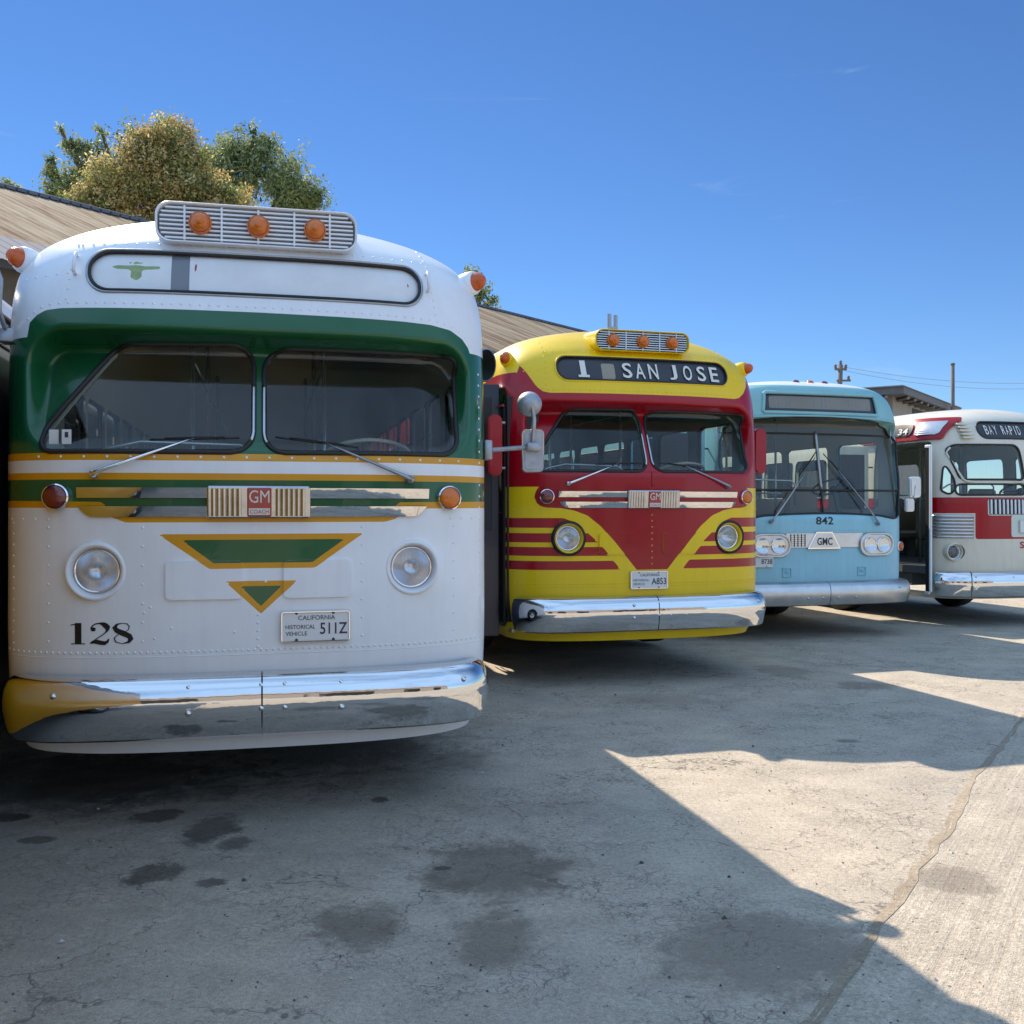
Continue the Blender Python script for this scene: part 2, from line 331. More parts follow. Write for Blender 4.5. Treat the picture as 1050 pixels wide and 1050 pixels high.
# ---------------------------------------------------------------- body shell that can be cut and painted
class Shell:
    def __init__(s, B, h, hs=.10):
        s.B = B; A, Bl = B.A, B.B
        uf = np.linspace(0, A, int(A/h)+1); us = np.linspace(A, A+Bl, int(Bl/hs)+1)[1:]; ur = np.linspace(A+Bl, 2*A+Bl, 26)[1:]
        up = np.r_[uf, us, ur]; U = np.r_[-up[:0:-1], up]; V = np.linspace(0, B.vmax, int(B.vmax/h)+1)
        uu, vv = np.meshgrid(U, V); s.V = np.stack([uu.ravel(), vv.ravel()], 1); s.X = B.P(s.V[:,0], s.V[:,1])
        nu, nv = len(U), len(V); i = np.arange((nv-1)*(nu-1)); r = i//(nu-1); c = i%(nu-1); a = r*nu+c
        T = np.concatenate([np.stack([a, a+1, a+nu+1], 1), np.stack([a, a+nu+1, a+nu], 1)])
        s.T = T; s.M = np.zeros(len(T), int)
    def cut(s, f, mat=None, only=None):
        fv = f(s.X); fv = np.where(np.abs(fv) < 1e-5, 1e-5, fv); sd = fv > 0
        T, Mt = s.T, s.M; c = sd[T].sum(1); sel = np.isin(Mt, only) if only is not None else np.ones(len(T), bool)
        mix = (c > 0) & (c < 3) & sel; full = (c == 3) & sel
        Tm = T[mix]; Mm = Mt[mix]; cm = c[mix]
        ins = T[full]; insM = Mt[full]; out = T[~mix & ~full]; outM = Mt[~mix & ~full]
        if len(Tm):
            lone = sd[Tm] == (cm == 1)[:,None]; k = lone.argmax(1); ar = np.arange(len(Tm))
            a = Tm[ar,k]; b = Tm[ar,(k+1)%3]; d = Tm[ar,(k+2)%3]
            lo = np.minimum(np.r_[a,a], np.r_[b,d]); hi = np.maximum(np.r_[a,a], np.r_[b,d])
            key = lo.astype(np.int64)*(len(s.V)+1)+hi; uq, idx, inv = np.unique(key, return_index=True, return_inverse=True)
            l, h = lo[idx], hi[idx]; t = (fv[l]/(fv[l]-fv[h]))[:,None]; nV = s.V[l]+t*(s.V[h]-s.V[l])
            base = len(s.V); s.V = np.concatenate([s.V, nV]); s.X = np.concatenate([s.X, s.B.P(nV[:,0], nV[:,1])])
            inv = inv.ravel()+base; ab = inv[:len(a)]; ad = inv[len(a):]
            t1 = np.stack([a,ab,ad],1); t2 = np.stack([ab,b,d],1); t3 = np.stack([ab,d,ad],1); aI = sd[a]
            ins = np.concatenate([ins, t1[aI], t2[~aI], t3[~aI]]); insM = np.r_[insM, Mm[aI], Mm[~aI], Mm[~aI]]
            out = np.concatenate([out, t1[~aI], t2[aI], t3[aI]]); outM = np.r_[outM, Mm[~aI], Mm[aI], Mm[aI]]
        if mat is not None:
            s.T = np.concatenate([out, ins]); s.M = np.r_[outM, np.full(len(ins), mat)]; return None
        s.T = out; s.M = outM
        p = Shell.__new__(Shell); p.B = s.B; p.V = s.V; p.X = s.X; p.T = ins; p.M = insM; return p
    def normals(s, V):
        e = 2e-3; du = s.B.P(V[:,0]+e, V[:,1])-s.B.P(V[:,0]-e, V[:,1])
        dv = s.B.P(V[:,0], np.minimum(V[:,1]+e, s.B.vmax))-s.B.P(V[:,0], np.maximum(V[:,1]-e, 0))
        n = np.cross(du, dv); return n/np.maximum(np.linalg.norm(n, axis=1, keepdims=True), 1e-9)     # outward
    def compact(s):
        u, inv = np.unique(s.T, return_inverse=True); return s.V[u], s.X[u], inv.reshape(-1,3)
    def build(s, name, mats, parent, off=0., rim=0.):
        V, X, T = s.compact()
        if off or rim: N = s.normals(V)
        X2 = X+N*off if off else X
        o = T; mi = s.M
        if rim:
            cnt = {}
            for t in T:
                for q in range(3):
                    e = (int(t[q]), int(t[(q+1)%3])); kk = (min(e), max(e)); cnt[kk] = None if kk in cnt else e
            ed = [e for e in cnt.values() if e]; n0 = len(X2); X2 = np.concatenate([X2, X+N*(off-rim)])
            add = np.array([[a, n0+a, b] for a,b in ed]+[[b, n0+a, n0+b] for a,b in ed]); o = np.concatenate([T, add]); mi = np.r_[mi, np.zeros(len(add), int)]
        return link_mesh(name, X2, np.ascontiguousarray(o), mats, mi, parent, True, 40 if rim else None)
    def loops(s, off=0.):
        V, X, T = s.compact(); cnt = {}
        for t in T.tolist():
            for q in range(3):
                a, b = t[q], t[(q+1)%3]; kk = (min(a,b), max(a,b)); cnt[kk] = None if kk in cnt else (a,b)
        nx = {e[0]: e[1] for e in cnt.values() if e}; res = []
        N = s.normals(V)
        while nx:
            st, cur = nx.popitem(); lp = [st]
            while cur in nx: lp.append(cur); cur = nx.pop(cur)
            pts = X[lp]+N[lp]*off; keep = [pts[0]]
            for p in pts[1:]:
                if np.linalg.norm(p-keep[-1]) > .012: keep.append(p)
            if len(keep) > 5: res.append(keep)
        return res
def rpoly(pts, r, n=7):
    out = []; m = len(pts); rs = r if hasattr(r, '__len__') else [r]*m
    for i in range(m):
        p = np.array(pts[i], float); a = np.array(pts[i-1], float)-p; b = np.array(pts[(i+1)%m], float)-p; la, lb = np.linalg.norm(a), np.linalg.norm(b); a /= la; b /= lb
        an = math.acos(max(-1, min(1, float(a@b)))); t = min(rs[i]/math.tan(an/2), la*.45, lb*.45); p0 = p+a*t; p1 = p+b*t
        for q in np.linspace(0, 1, n): out.append(tuple((1-q)**2*p0+2*q*(1-q)*(p*.8+(p0+p1)/2*.2)+q*q*p1))
    return out
# surface placement on the front
def SP(B, x, z, off=0.): return np.array([x, float(B.S(x, z))-off, z])
def snorm(B, x, z, raw=True):
    e = .01; g = lambda a, b: float(B.S(a, b, raw))
    n = Vector((-(g(x+e,z)-g(x-e,z))/(2*e), 1, -(g(x,z+e)-g(x,z-e))/(2*e))); n = -n.normalized(); return n
def flat_on(B, V2, Fc, name, m, parent, off=.003, raw=False):        # 2D artwork (x, z) laid on the front
    V2 = np.asarray(V2); y = B.S(V2[:,0], V2[:,1], raw)-off
    return link_mesh(name, np.stack([V2[:,0], y, V2[:,1]], 1), Fc, [m], None, parent, False)
def put_text(B, txt, x0, x1, z0, z1, name, m, parent, off=.003, bold=0., raw=False):
    V, Fc = text2d(txt, bold=bold); V2 = np.stack([x0+V[:,0]*(x1-x0), z0+V[:,1]*(z1-z0)], 1); return flat_on(B, V2, Fc, name, m, parent, off, raw)
def txt_mb(mb, txt, x0, x1, z0, z1, y, m, bold=0.):
    V, Fc = text2d(txt, bold=bold); mb.add([(x0+a*(x1-x0), y, z0+b*(z1-z0)) for a,b in V], Fc, m)
# ---------------------------------------------------------------- bus parts
def rivets(V, Fc, M, pts, nrm, r=.0078, m=0):
    o = len(V); n = 6
    for p, d in zip(pts, nrm):
        A = axis(p, d); b = len(V)
        for (rr, h) in ((r, -.001), (r*.72, r*.42)):
            for q in range(n): V.append(tuple(A @ Vector((rr*math.cos(q*math.pi/3), rr*math.sin(q*math.pi/3), h))))
        V.append(tuple(A @ Vector((0,0,r*.6))))
        for q in range(n):
            q2 = (q+1)%n; Fc.append((b+q, b+q2, b+n+q2)); M.append(m); Fc.append((b+q, b+n+q2, b+n+q)); M.append(m); Fc.append((b+n+q, b+n+q2, b+2*n)); M.append(m)
def rivet_line(B, P, step, skip=None):
    P = np.array(P, float); d = np.r_[0, np.cumsum(np.hypot(*np.diff(P, axis=0).T))]; n = max(int(d[-1]/step), 1)
    t = np.linspace(0, d[-1], n+1); xs = np.interp(t, d, P[:,0]); zs = np.interp(t, d, P[:,1]); out = []
    for x, z in zip(xs, zs):
        if skip and skip(x, z): continue
        out.append((x, z))
    return out
def finish_body(sh, root, mats, name='body', riv=None, rmat=0):
    V, X, T = sh.compact(); X = X.tolist(); Fl = T.tolist(); Ml = sh.M.tolist()
    if riv:
        pts = [SP(sh.B, x, z) for x, z in riv]; nr = [snorm(sh.B, x, z, False) for x, z in riv]
        rivets(X, Fl, Ml, pts, nr, m=rmat)
    o = link_mesh(name, np.array(X), np.array(Fl), mats, Ml, root, True)
    return o
def lamp_round(B, root, x, z, r_lens, r_rim, name, lens, housing='chrome_smooth', proud=.03, deep=None, sub=True):
    y = float(B.S(x, z)); nrm = snorm(B, x, z); d = (nrm+Vector((0,-1,0))*1.5).normalized(); M = axis((x,y,z), d)
    k = MB(); k.lathe([(r_rim,-.03),(r_rim,proud*.5),(r_rim*.97,proud*.9),(r_lens*1.03,proud),(r_lens,proud*.8)], M, 0, 28)
    p = k.build(name, housing, root, sharp=50)
    k = MB(); k.lathe([(r_lens*1.02,proud*.8)]+[(r_lens*math.cos(R(a)), proud*.8+r_lens*.42*math.sin(R(a))) for a in (5,20,35,50,65,80,89)], M, 0, 28)
    k.build('lens', lens, p, smooth=True); return p
def headlight(B, root, x, z, r_out, r_lens, housing, rim2=None, black=None, flush=0.):
    y = float(B.S(x, z)); s = 1 if x > 0 else -1; n = snorm(B, x, z); d = Vector((n.x*.25, -1, 0)).normalized(); M = axis((x,y,z), d); f = .022+flush
    k = MB(); k.lathe([(r_out*1.12,-.09),(r_out*1.10,-.01),(r_out*1.05,f*.75),(r_out*.98,f),(r_out*.91,f*.8),(r_out*.84,f-.03),(r_lens*1.10,f-.055),(r_lens*1.07,f-.06)], M, 0, 48)
    p = k.build('headlight', housing, root, smooth=True)
    if black:
        k = MB(); k.lathe([(r_out*1.125,-.02),(r_out*1.13,f*.9),(r_out*1.03,f*1.08),(r_out*.96,f*1.04)], M, 0, 48); k.build('rim_seal', black, p, smooth=True)
    h = f-.058
    k = MB(); k.lathe([(r_lens*1.12,h-.02),(r_lens*1.13,h+.012),(r_lens*1.07,h+.022),(r_lens*1.0,h+.014)], M, 0, 40); k.build('bezel', 'chrome_smooth', p, smooth=True)
    k = MB(); k.lathe([(r_lens*1.02,h+.01)]+[(r_lens*q, h+.008-.075*(1-q*q)) for q in (.95,.8,.6,.4,.25,.12,.01)], M, 0, 36)
    k.build('reflector', 'reflector_metal', p, smooth=True)
    k = MB(); prof = [(r_lens*1.01*q, h+.014+.022*(1-q*q)) for q in (1,.93,.82,.7,.55,.4,.25,.1,.005)]; k.lathe(prof, M, 0, 36)
    k2 = M
    for i in range(-4,5):                         # fluting of the sealed beam
        xx = i*r_lens*.19; hz = math.sqrt(max(r_lens**2*.9-xx*xx, 0))*.8
        k.box(0,0,0,0,0,0) if False else None
        pts = [M @ Vector((xx, t*hz, h+.016+.022*(1-(xx*xx+t*t*hz*hz)/r_lens**2))) for t in np.linspace(-1,1,7)]
        k.tube(pts, .0022, 0, 5)
    k.build('lens', 'lamp_glass', p, smooth=True); return p
def bumper_sweep(root, path, prof, mats, seam=None, cap=True, bolts=(), name='bumper'):
    """path: plan points (x, y, nx, ny); prof: (out, z)"""
    parts = []
    segs = [path] if seam is None else [[p for p in path if p[0] < seam-.003]+[None], [None]+[p for p in path if p[0] > seam+.003]]
    for sg in segs:
        pp = [p for p in sg if p is not None]
        if seam is not None:
            i = 0 if sg[0] is None else -1; q = list(pp[i]); q[0] = seam+(.004 if i == 0 else -.004)
            pp = [tuple(q)]+pp if i == 0 else pp+[tuple(q)]
        k = MB(); n = len(prof); vs = []
        for (x,y,nx,ny) in pp:
            for (o,z) in prof: vs.append((x+nx*o, y+ny*o, z))
        fs = [(i*n+q, (i+1)*n+q, (i+1)*n+(q+1)%n, i*n+(q+1)%n) for i in range(len(pp)-1) for q in range(n)]
        fs += [tuple(range(n)), tuple((len(pp)-1)*n+q for q in range(n-1,-1,-1))]
        k.add(vs, fs, 0)
        for (bx, bz) in bolts:
            if (seam is None) or (bx < seam) == (pp[0][0] < seam-.01):
                i = min(range(len(pp)), key=lambda j: abs(pp[j][0]-bx)+(5 if pp[j][1] > 1 else 0)); x,y,nx,ny = pp[i]
                o = max(np.interp(bz, [q[1] for q in sorted(prof, key=lambda q: q[1]) if q[0] > 0], [q[0] for q in sorted(prof, key=lambda q: q[1]) if q[0] > 0]), 0)
                k.lathe([(.016,-.004),(.015,.003),(.011,.008),(.004,.0105),(.0005,.011)], axis((x+nx*o, y+ny*o, bz), (nx,ny,0)), 0, 12)
        parts.append(k.build(name, mats, root, sharp=35))
    return parts
def plan_path(w, c, n, y0, off, ymax, k=70):
    out = []
    th = np.concatenate([np.linspace(-math.pi/2, -.75, k//2), np.linspace(-.75, .75, k)[1:-1], np.linspace(.75, math.pi/2, k//2)])
    for t in th:
        a = abs(t); sx = math.copysign(1, t) if t else 0
        x = w*math.sin(a)**(2/n)*sx; y = y0+c*(1-max(math.cos(a),0)**(2/n)); out.append((x,y))
    out = [p for p in out if p[1] <= ymax]
    if ymax > y0+c: out = [(-w,ymax)]+out+[(w,ymax)]
    P = np.array(out); d = np.gradient(P, axis=0); d /= np.linalg.norm(d, axis=1, keepdims=True)
    return [(p[0]+q[1]*off, p[1]-q[0]*off, q[1], -q[0]) for p, q in zip(P, d)]
BUMP_PROF = [(-.02,.435),(.015,.427),(.045,.44),(.062,.50),(.072,.56),(.074,.61),(.066,.665),(.048,.708),(.018,.73),(-.03,.74),(-.06,.735),(-.06,.725),(-.01,.72),(.03,.70),(.05,.60),(.04,.48),(.0,.45)]
def wiper(B, root, piv, el, b0, b1, off=.05, arm='dull_metal', blade='rubber'):
    k = MB(); p = SP(B, *piv, .012); e = SP(B, *el, off); n = snorm(B, *piv)
    k.lathe([(.022,-.02),(.022,.02),(.012,.035),(.001,.036)], axis(p, n), 0, 12)
    q = p+np.array(n)*.028; mid = q+(e-q)*.45+np.array([0,-.018,0])
    k.tube([q, q+(e-q)*.05+np.array([0,-.008,0]), mid, e], [.013,.012,.008,.005], 0, 6)
    w = k.build('wiper', arm, root, smooth=True)
    k = MB(); m = [np.array(SP(B, b0[0]+(b1[0]-b0[0])*t, b0[1]+(b1[1]-b0[1])*t, off-.018)) for t in np.linspace(0,1,7)]
    k.tube(m, .006, 0, 6); k.tube([m[1]+[0,-.016,0.004], m[3]+[0,-.026,.006], m[5]+[0,-.016,.004]], .004, 0, 5); k.build('blade', blade, w, smooth=True)
def mirror_rect(root, pos, hx, hz, d=(0,-1,0), back='dull_metal', rim='chrome_smooth', name='mirror'):
    M = axis(pos, d); k = MB(); k.prism(rr2(hx,hz,min(hx,hz)*.42), M, -.012, .012, 1); k.prism(rr2(hx*.93,hz*.96,min(hx,hz)*.38), M, .012, .020, 0)
    k.prism(rr2(hx*.75,hz*.85,min(hx,hz)*.3), M, .020, .026, 0)
    return k.build(name, [back, rim], root, sharp=40)
def mirror_round(root, pos, r, d=(0,-1,0), back='dull_metal', name='mirror'):
    M = axis(pos, d); k = MB(); k.lathe([(r*.96,-.015),(r,-.005),(r,.006),(r*.93,.022),(r*.75,.045),(r*.45,.062),(r*.15,.07),(.001,.071)], M, 0, 28); k.lathe([(r*.96,-.015),(.001,-.02)], M, 1, 28)
    return k.build(name, [back, 'chrome_smooth'], root, smooth=True)
def wheel(root, x, y, r=.50, w=.28):
    s = 1 if x > 0 else -1; M = axis((x,y,r+.0), (s,0,0))
    k = MB(); k.lathe([(r*.58,-w),(r*.9,-w),(r*.98,-w*.92),(r,-w*.8),(r,-w*.2),(r*.98,-w*.08),(r*.9,0),(r*.6,.0),(r*.57,-.02)], M, 0, 40)
    t = k.build('wheel', 'tyre', root, sharp=50)
    k = MB(); k.lathe([(r*.58,-.02),(r*.54,-.03),(r*.5,-.07),(r*.3,-.09),(r*.26,-.02),(r*.2,.0),(.001,.005)], M, 0, 32); k.build('rim', 'aluminium', t, sharp=50)
def license_plate(B, root, cx, cz, w, lines, num, ink='plate_ink', y=None, hz=.08):
    y = float(B.S(cx, cz))-.02 if y is None else y
    # the plate is flat and faces along the local front normal
    d = snorm(B, cx, cz); yaw = math.atan2(d.x, -d.y); M = Matrix.Translation((cx, y, cz)) @ Matrix.Rotation(yaw, 4, 'Z')
    k = MB(); hx = w/2; A = M @ axis((0,0,0), (0,-1,0))
    k.prism(rr2(hx,hz,.014,4), A, -.01, .0, 0)
    k.tube([M @ Vector((a, -.002, b)) for a,b in rr2(hx-.006,hz-.006,.012,4)], .0035, 2, 5, closed=True)
    for a,b in ((-hx*.55,hz*.86),(hx*.5,hz*.86),(-hx*.55,-hz*.84),(hx*.5,-hz*.84)): k.lathe([(.008,0),(.007,.003),(.001,.004)], A @ Matrix.Translation((a, b, 0)), 1, 8)
    def T(t, x0, x1, z0, z1, m, bold=0.):
        V, Fc = text2d(t, bold=bold); k.add([M @ Vector((x0+a*(x1-x0), -.002, z0+b*(z1-z0))) for a,b in V], Fc, m)
    if lines:
        T(lines[0], -hx*.5, hx*.55, hz*.42, hz*.70, 1); T(lines[1], -hx*.86, -hx*.02, -hz*.13, hz*.12, 1); T(lines[2], -hx*.86, -hx*.25, -hz*.55, -hz*.30, 1)
    T(num, hx*.12, hx*.9, -hz*.5, hz*.22, 1, .01)
    return k.build('license_plate', ['plate_white', ink, 'chrome_smooth' if lines else 'plate_white'], root)
def interior(B, root, L, seat='seat_vinyl', floor=.78, wheel_x=.62, wm='wheel_ivory', dash_z=1.72, rows=8):
    k = MB(); k.box(-1.16,1.16,.42,L-.4,floor-.1,floor,0); k.box(-1.12,1.12,.9,L-.9,.5,floor-.11,0); k.build('cabin_floor', 'interior_floor', root)
    k = MB(); k.box(-1.05,1.05,.24,.50,.9,dash_z,0,.05); k.box(.2,1.0,.50,.62,1.2,dash_z+.03,0,.05); k.build('dashboard', 'dash', root)
    for i in range(rows):
        for s in (-1, 1):
            y = 2.1+i*.86
            if s < 0 and i == 0: continue
            k = MB(); k.box(s*.68-.42,s*.68+.42,y,y+.45,floor+.28,floor+.42,0,.04); k.box(s*.68-.42,s*.68+.42,y+.40,y+.50,floor+.36,floor+.92,0,.04)
            k.box(s*.68-.03,s*.68+.03,y+.1,y+.3,floor,floor+.28,1); k.tube([(s*.68-.40,y+.46,floor+.9),(s*.68-.34,y+.46,floor+1.0),(s*.68+.34,y+.46,floor+1.0),(s*.68+.40,y+.46,floor+.9)], .012, 1, 6)
            k.build('passenger_seat', [seat,'handrail'], root)
    k = MB(); k.box(wheel_x-.24,wheel_x+.24,1.05,1.5,1.15,1.28,0,.04); k.box(wheel_x-.24,wheel_x+.24,1.45,1.56,1.2,1.85,0,.04); k.box(wheel_x-.05,wheel_x+.05,1.2,1.3,floor,1.15,1); k.build('driver_seat', [seat,'dash'], root)
    k = MB(); M = axis((wheel_x,.78,1.84), (0,.42,1)); c = [M @ Vector((.26*math.cos(t),.26*math.sin(t),0)) for t in np.linspace(0,2*math.pi,36,endpoint=False)]
    k.tube(c, .013, 0, 8, closed=True)
    for a in (90,210,330): k.tube([M @ Vector((0,0,-.04)), M @ Vector((.26*math.cos(R(a)),.26*math.sin(R(a)),0))], .009, 0, 6)
    k.lathe([(.05,-.06),(.05,-.02),(.03,0),(.001,.0)], M, 0, 12); k.tube([M @ Vector((0,0,-.04)), (wheel_x,.5,1.1)], .03, 1, 8); k.build('steering_wheel', [wm,'dash'], root, sharp=40)
    k = MB()
    for (x,y) in ((-.42,1.6),(-.42,3.3),(.42,1.75),(.42,3.3),(-.42,5.1),(.42,5.1)): k.tube([(x,y,floor),(x,y,2.85)], .016, 0, 8)
    k.tube([(-.42,1.6,2.5),(-.42,L-1.2,2.5)], .014, 0, 6); k.tube([(.42,1.75,2.5),(.42,L-1.2,2.5)], .014, 0, 6); k.build('stanchions', 'handrail', root, smooth=True)
    k = MB(); k.tube([(-1.0,.62,1.70),(-.92,.6,1.80),(-.78,.58,1.88),(-.62,.57,1.915),(-.1,.57,1.905),(-.04,.57,1.86),(-.04,.57,1.6)], .012, 0, 8); k.tube([(-1.02,.7,1.68),(-.94,.68,1.78),(-.86,.66,1.84)], .01, 0, 6); k.build('handrail', 'handrail', root, smooth=True)
def side_windows(sh, root, ys, z0, z1, w, glass='side_glass', r=.07, zc=None):
    for sgn in (-1, 1):
        for (ya, yb) in ys[sgn]:
            f = lambda X, ya=ya, yb=yb: np.where((X[:,0]*sgn > .6), rrect(X[:,1], X[:,2], (ya+yb)/2, (z0+z1)/2, (yb-ya)/2, (z1-z0)/2, r), -1)
            p = sh.cut(f)
            if len(p.T): wnd = p.build('side_window', [glass], root, off=-.012)
            for lp in p.loops(.0):
                k = MB(); k.tube(lp, .011, 0, 5, closed=True); k.build('frame', 'rubber', wnd, smooth=True)
def shell_common(B, h, door=True, arches=True):
    sh = Shell(B, h); return sh
# ---------------------------------------------------------------- the old-look coach
PANE_L = [(-.045,1.845),(-.96,1.828),(-1.012,1.85),(-1.036,1.90),(-1.03,1.95),(-.72,2.36),(-.67,2.392),(-.07,2.405),(-.026,2.37),(-.02,1.87)]
def smooth_poly(pts, it=2):
    for _ in range(it):
        o = []
        for i in range(len(pts)):
            a = np.array(pts[i]); b = np.array(pts[(i+1)%len(pts)]); o += [tuple(a*.8+b*.2), tuple(a*.2+b*.8)]
        pts = o
    return pts
PL = rpoly([(-.022,1.832),(-1.045,1.832),(-1.03,1.955),(-.70,2.395),(-.022,2.405)], [.11,.07,.10,.14,.10])
PR = rpoly([(.03,1.832),(1.05,1.84),(1.065,2.385),(.95,2.40),(.03,2.395)], [.10,.10,.12,.14,.12])
def front(X, v): return np.where(X[:,1] < .95, v, -1.)
def old_coach(b, h, scheme):
    B = BODIES[b]; X0, Y0_, a, dz = POSE[b]; root = empty('transit_bus', (X0, Y0_, dz), R(a)); L = B.L
    sh = Shell(B, h)
    # openings
    for nm, P in (('windshield', PL), ('windshield', PR)):
        p = sh.cut(lambda X: front(X, poly(X[:,0], X[:,2], P)))
        g = p.build(nm, ['windshield_glass'], root, off=-.014)
        for lp in p.loops(.002):
            k = MB(); k.tube(lp, .0135, 0, 8, closed=True); k.build('gasket', 'rubber', g, smooth=True)
            inner = 1 if P is PL else -1
            xi = max(q[0] for q in lp) if P is PL else min(q[0] for q in lp)
            seg = sorted([q for q in lp if abs(q[0]-xi) < .004+.012 and q[2] < 2.2], key=lambda q: q[2])
            if len(seg) > 3: k = MB(); k.tube([q+np.array([0,-.008,0]) for q in seg], .009, 0, 6); k.build('glazing_strip', 'aluminium', g, smooth=True)
    sgn = sh.cut(lambda X: front(X, rrect(X[:,0], X[:,2], .012, 2.752, .835, .107, .10)))
    # sides
    doors = scheme.get('door', True)
    if doors:
        sh.cut(lambda X: np.where((X[:,0] < -.7) & (X[:,1] > .05), rrect(X[:,1], X[:,2], .94, 1.52, .54, 1.08, .12), -1))
    y0 = 1.75; ws = [(y0+i*.90, y0+i*.90+.80) for i in range(8) if y0+i*.90+.8 < L-.7]
    side_windows(sh, root, {-1: ws, 1: [(.78,1.55)]+ws}, 1.72, 2.36, 0)
    for yy in (2.35, L-2.4):
        sh.cut(lambda X, yy=yy: np.where(np.abs(X[:,0]) > .9, .56-np.hypot(X[:,1]-yy, X[:,2]-.45), -1))
    sh.cut(lambda X: np.where(X[:,1] > L-1, rrect(X[:,0], X[:,2], 0, 2.1, .8, .26, .1), -1))
    hl = [(-.77,1.245),(.785,1.245)]
    for (x, z) in hl: sh.cut(lambda X, x=x, z=z: front(X, .135-np.hypot(X[:,0]-x, X[:,2]-z)))
    scheme['paint'](sh)
    lin = Shell.__new__(Shell); lin.B = sh.B; lin.V = sh.V; lin.X = sh.X; lin.T = sh.T; lin.M = np.zeros(len(sh.T), int); lin.build('cabin_lining', [scheme.get('liner','liner')], root, off=-.045)
    # rivets
    riv = []
    arch = scheme['arch']
    riv += rivet_line(B, [(x, z+.028) for x, z in arch], .045)
    riv += rivet_line(B, [(-.93,2.60),(-.915,2.75),(-.905,2.9),(-.88,3.02)], .05)+rivet_line(B, [(.93,2.60),(.915,2.75),(.905,2.9),(.88,3.02)], .04)
    riv += rivet_line(B, [(-1.15,2.72),(-.93,2.74)], .05)+rivet_line(B, [(-.88,2.915),(.88,2.915)], .055)
    riv += rivet_line(B, [(-1.22,.845),(1.22,.845)], .03)+rivet_line(B, [(-1.2,1.50),(-1.0,1.50)], .06)+rivet_line(B, [(1.0,1.50),(1.2,1.50)], .05)
    if scheme.get('many'):
        for x in (-1.0,-.55,.52,1.02): riv += rivet_line(B, [(x,.90),(x,1.46)], .085, lambda a, c: any(math.hypot(a-q, c-w) < .2 for q, w in hl) or (abs(a-.28) < .22 and .83 < c < 1.07))
        riv += rivet_line(B, [(0,.86),(0,1.02)], .035); riv += rivet_line(B, [(-1.19,.88),(-1.19,1.48)], .05)+rivet_line(B, [(1.19,.88),(1.19,2.3)], .06)
        riv += rivet_line(B, [(-1.05,1.808),(1.05,1.808)], .11); riv += [(random.uniform(-.6,.9), random.uniform(.88,1.25)) for _ in range(10)]
    else: riv += rivet_line(B, [(0,.96),(0,1.45)], .05)
    finish_body(sh, root, scheme['mats'], riv=riv, rmat=0 if not scheme.get('rivmat') else scheme['rivmat'])
    # seam under the headlights: a lap joint
    k = MB(); k.tube([SP(B, x, .822, -.001) for x in np.linspace(-1.24,1.24,60)], .003, 0, 4); k.build('lap_seam', scheme['seam'], root)
    # destination sign
    d = sgn.build('destination_sign', scheme['signmats'], root, off=-.012) if not scheme.get('signcut') else scheme['signcut'](sgn, root)
    for lp in sgn.loops(.003):
        cz_ = 2.752; k = MB(); k.tube([np.array([.012+(q[0]-.012)*1.014, q[1]-.001, cz_+(q[2]-cz_)*1.10]) for q in lp], .007, 0, 8, closed=True); k.build('sign_frame', scheme.get('signframe','dull_metal'), d, smooth=True)
        k = MB(); k.tube([q+np.array([0,-.002,0]) for q in lp], .0085, 0, 6, closed=True); k.build('gasket', 'rubber', d, smooth=True)
    # roof air scoop with marker lamps
    cz, hz, hx = scheme.get('pod', (3.02,.105,.512)); cx = .0; yf_ = .205
    out = rr2(hx, hz, .072, 8); k = MB(); n = len(out); rings = []
    for (yy, sc, up) in ((yf_+.02,.985,0),(yf_,1,0),(yf_-.012,.99,0),(yf_-.016,.955,0),(yf_-.010,.89,0),(yf_+.035,.87,0)):
        rings.append([(cx+x*(1-(1-sc)*hz/hx if abs(x) > 0 else 1), yy, cz+z*sc) for x,z in out])
    back = [[(cx+x*1.0, yf_+.02+t, cz+z*(1-t*.1)+t*.06) for x,z in out] for t in (.8,.45,.15)]
    allr = back+rings; vs = [v for r in allr for v in r]; fs = [(i*n+q,(i+1)*n+q,(i+1)*n+(q+1)%n,i*n+(q+1)%n) for i in range(len(allr)-1) for q in range(n)]
    k.add(vs, fs, 0); fs2 = [tuple(range(n))]; k.add([(x,yf_+.05,cz+z) for x,_,z in rings[-1]] if False else [(q[0],yf_+.05,q[2]) for q in rings[-1]], fs2, 1)
    pod = k.build('roof_air_scoop', [scheme['podmat'], scheme['podback']], root, sharp=45)
    k = MB(); gx = hx*.945-.0; gz = hz*.84
    for i in range(8):
        z = cz-gz+2*gz*(i+.5)/8; rc = .06; dq = max(abs(z-cz)-(gz-rc), 0); hw = gx-(rc-math.sqrt(max(rc*rc-dq*dq, 0)))+.006; k.box(cx-hw, cx+hw, yf_+.0, yf_+.03, z-.0045, z+.0045, 0)
    for i in (-2,-1,0,1,2): k.box(cx+i*gx*.38-.005, cx+i*gx*.38+.005, yf_-.005, yf_+.02, cz-gz, cz+gz, 0)
    k.build('grille', scheme['slat'], pod)
    for i, x in enumerate((-.29,.0,.29)):
        M = axis((x, yf_-.01, cz+.0), (0,-1,-.0)); k = MB(); k.lathe([(.058,-.03),(.058,.01),(.052,.02),(.05,.014)], M, 0, 24); lp_ = k.build('marker_lamp', scheme.get('lamprim','amber_lens'), pod, smooth=True)
        k = MB(); k.lathe([(.05,.012),(.047,.03),(.036,.044),(.018,.052),(.001,.054)], M, 0, 24); k.lathe([(.02,.05),(.019,.056),(.001,.057)], M, 0, 12); k.build('lens', 'amber_lens', lp_, smooth=True)
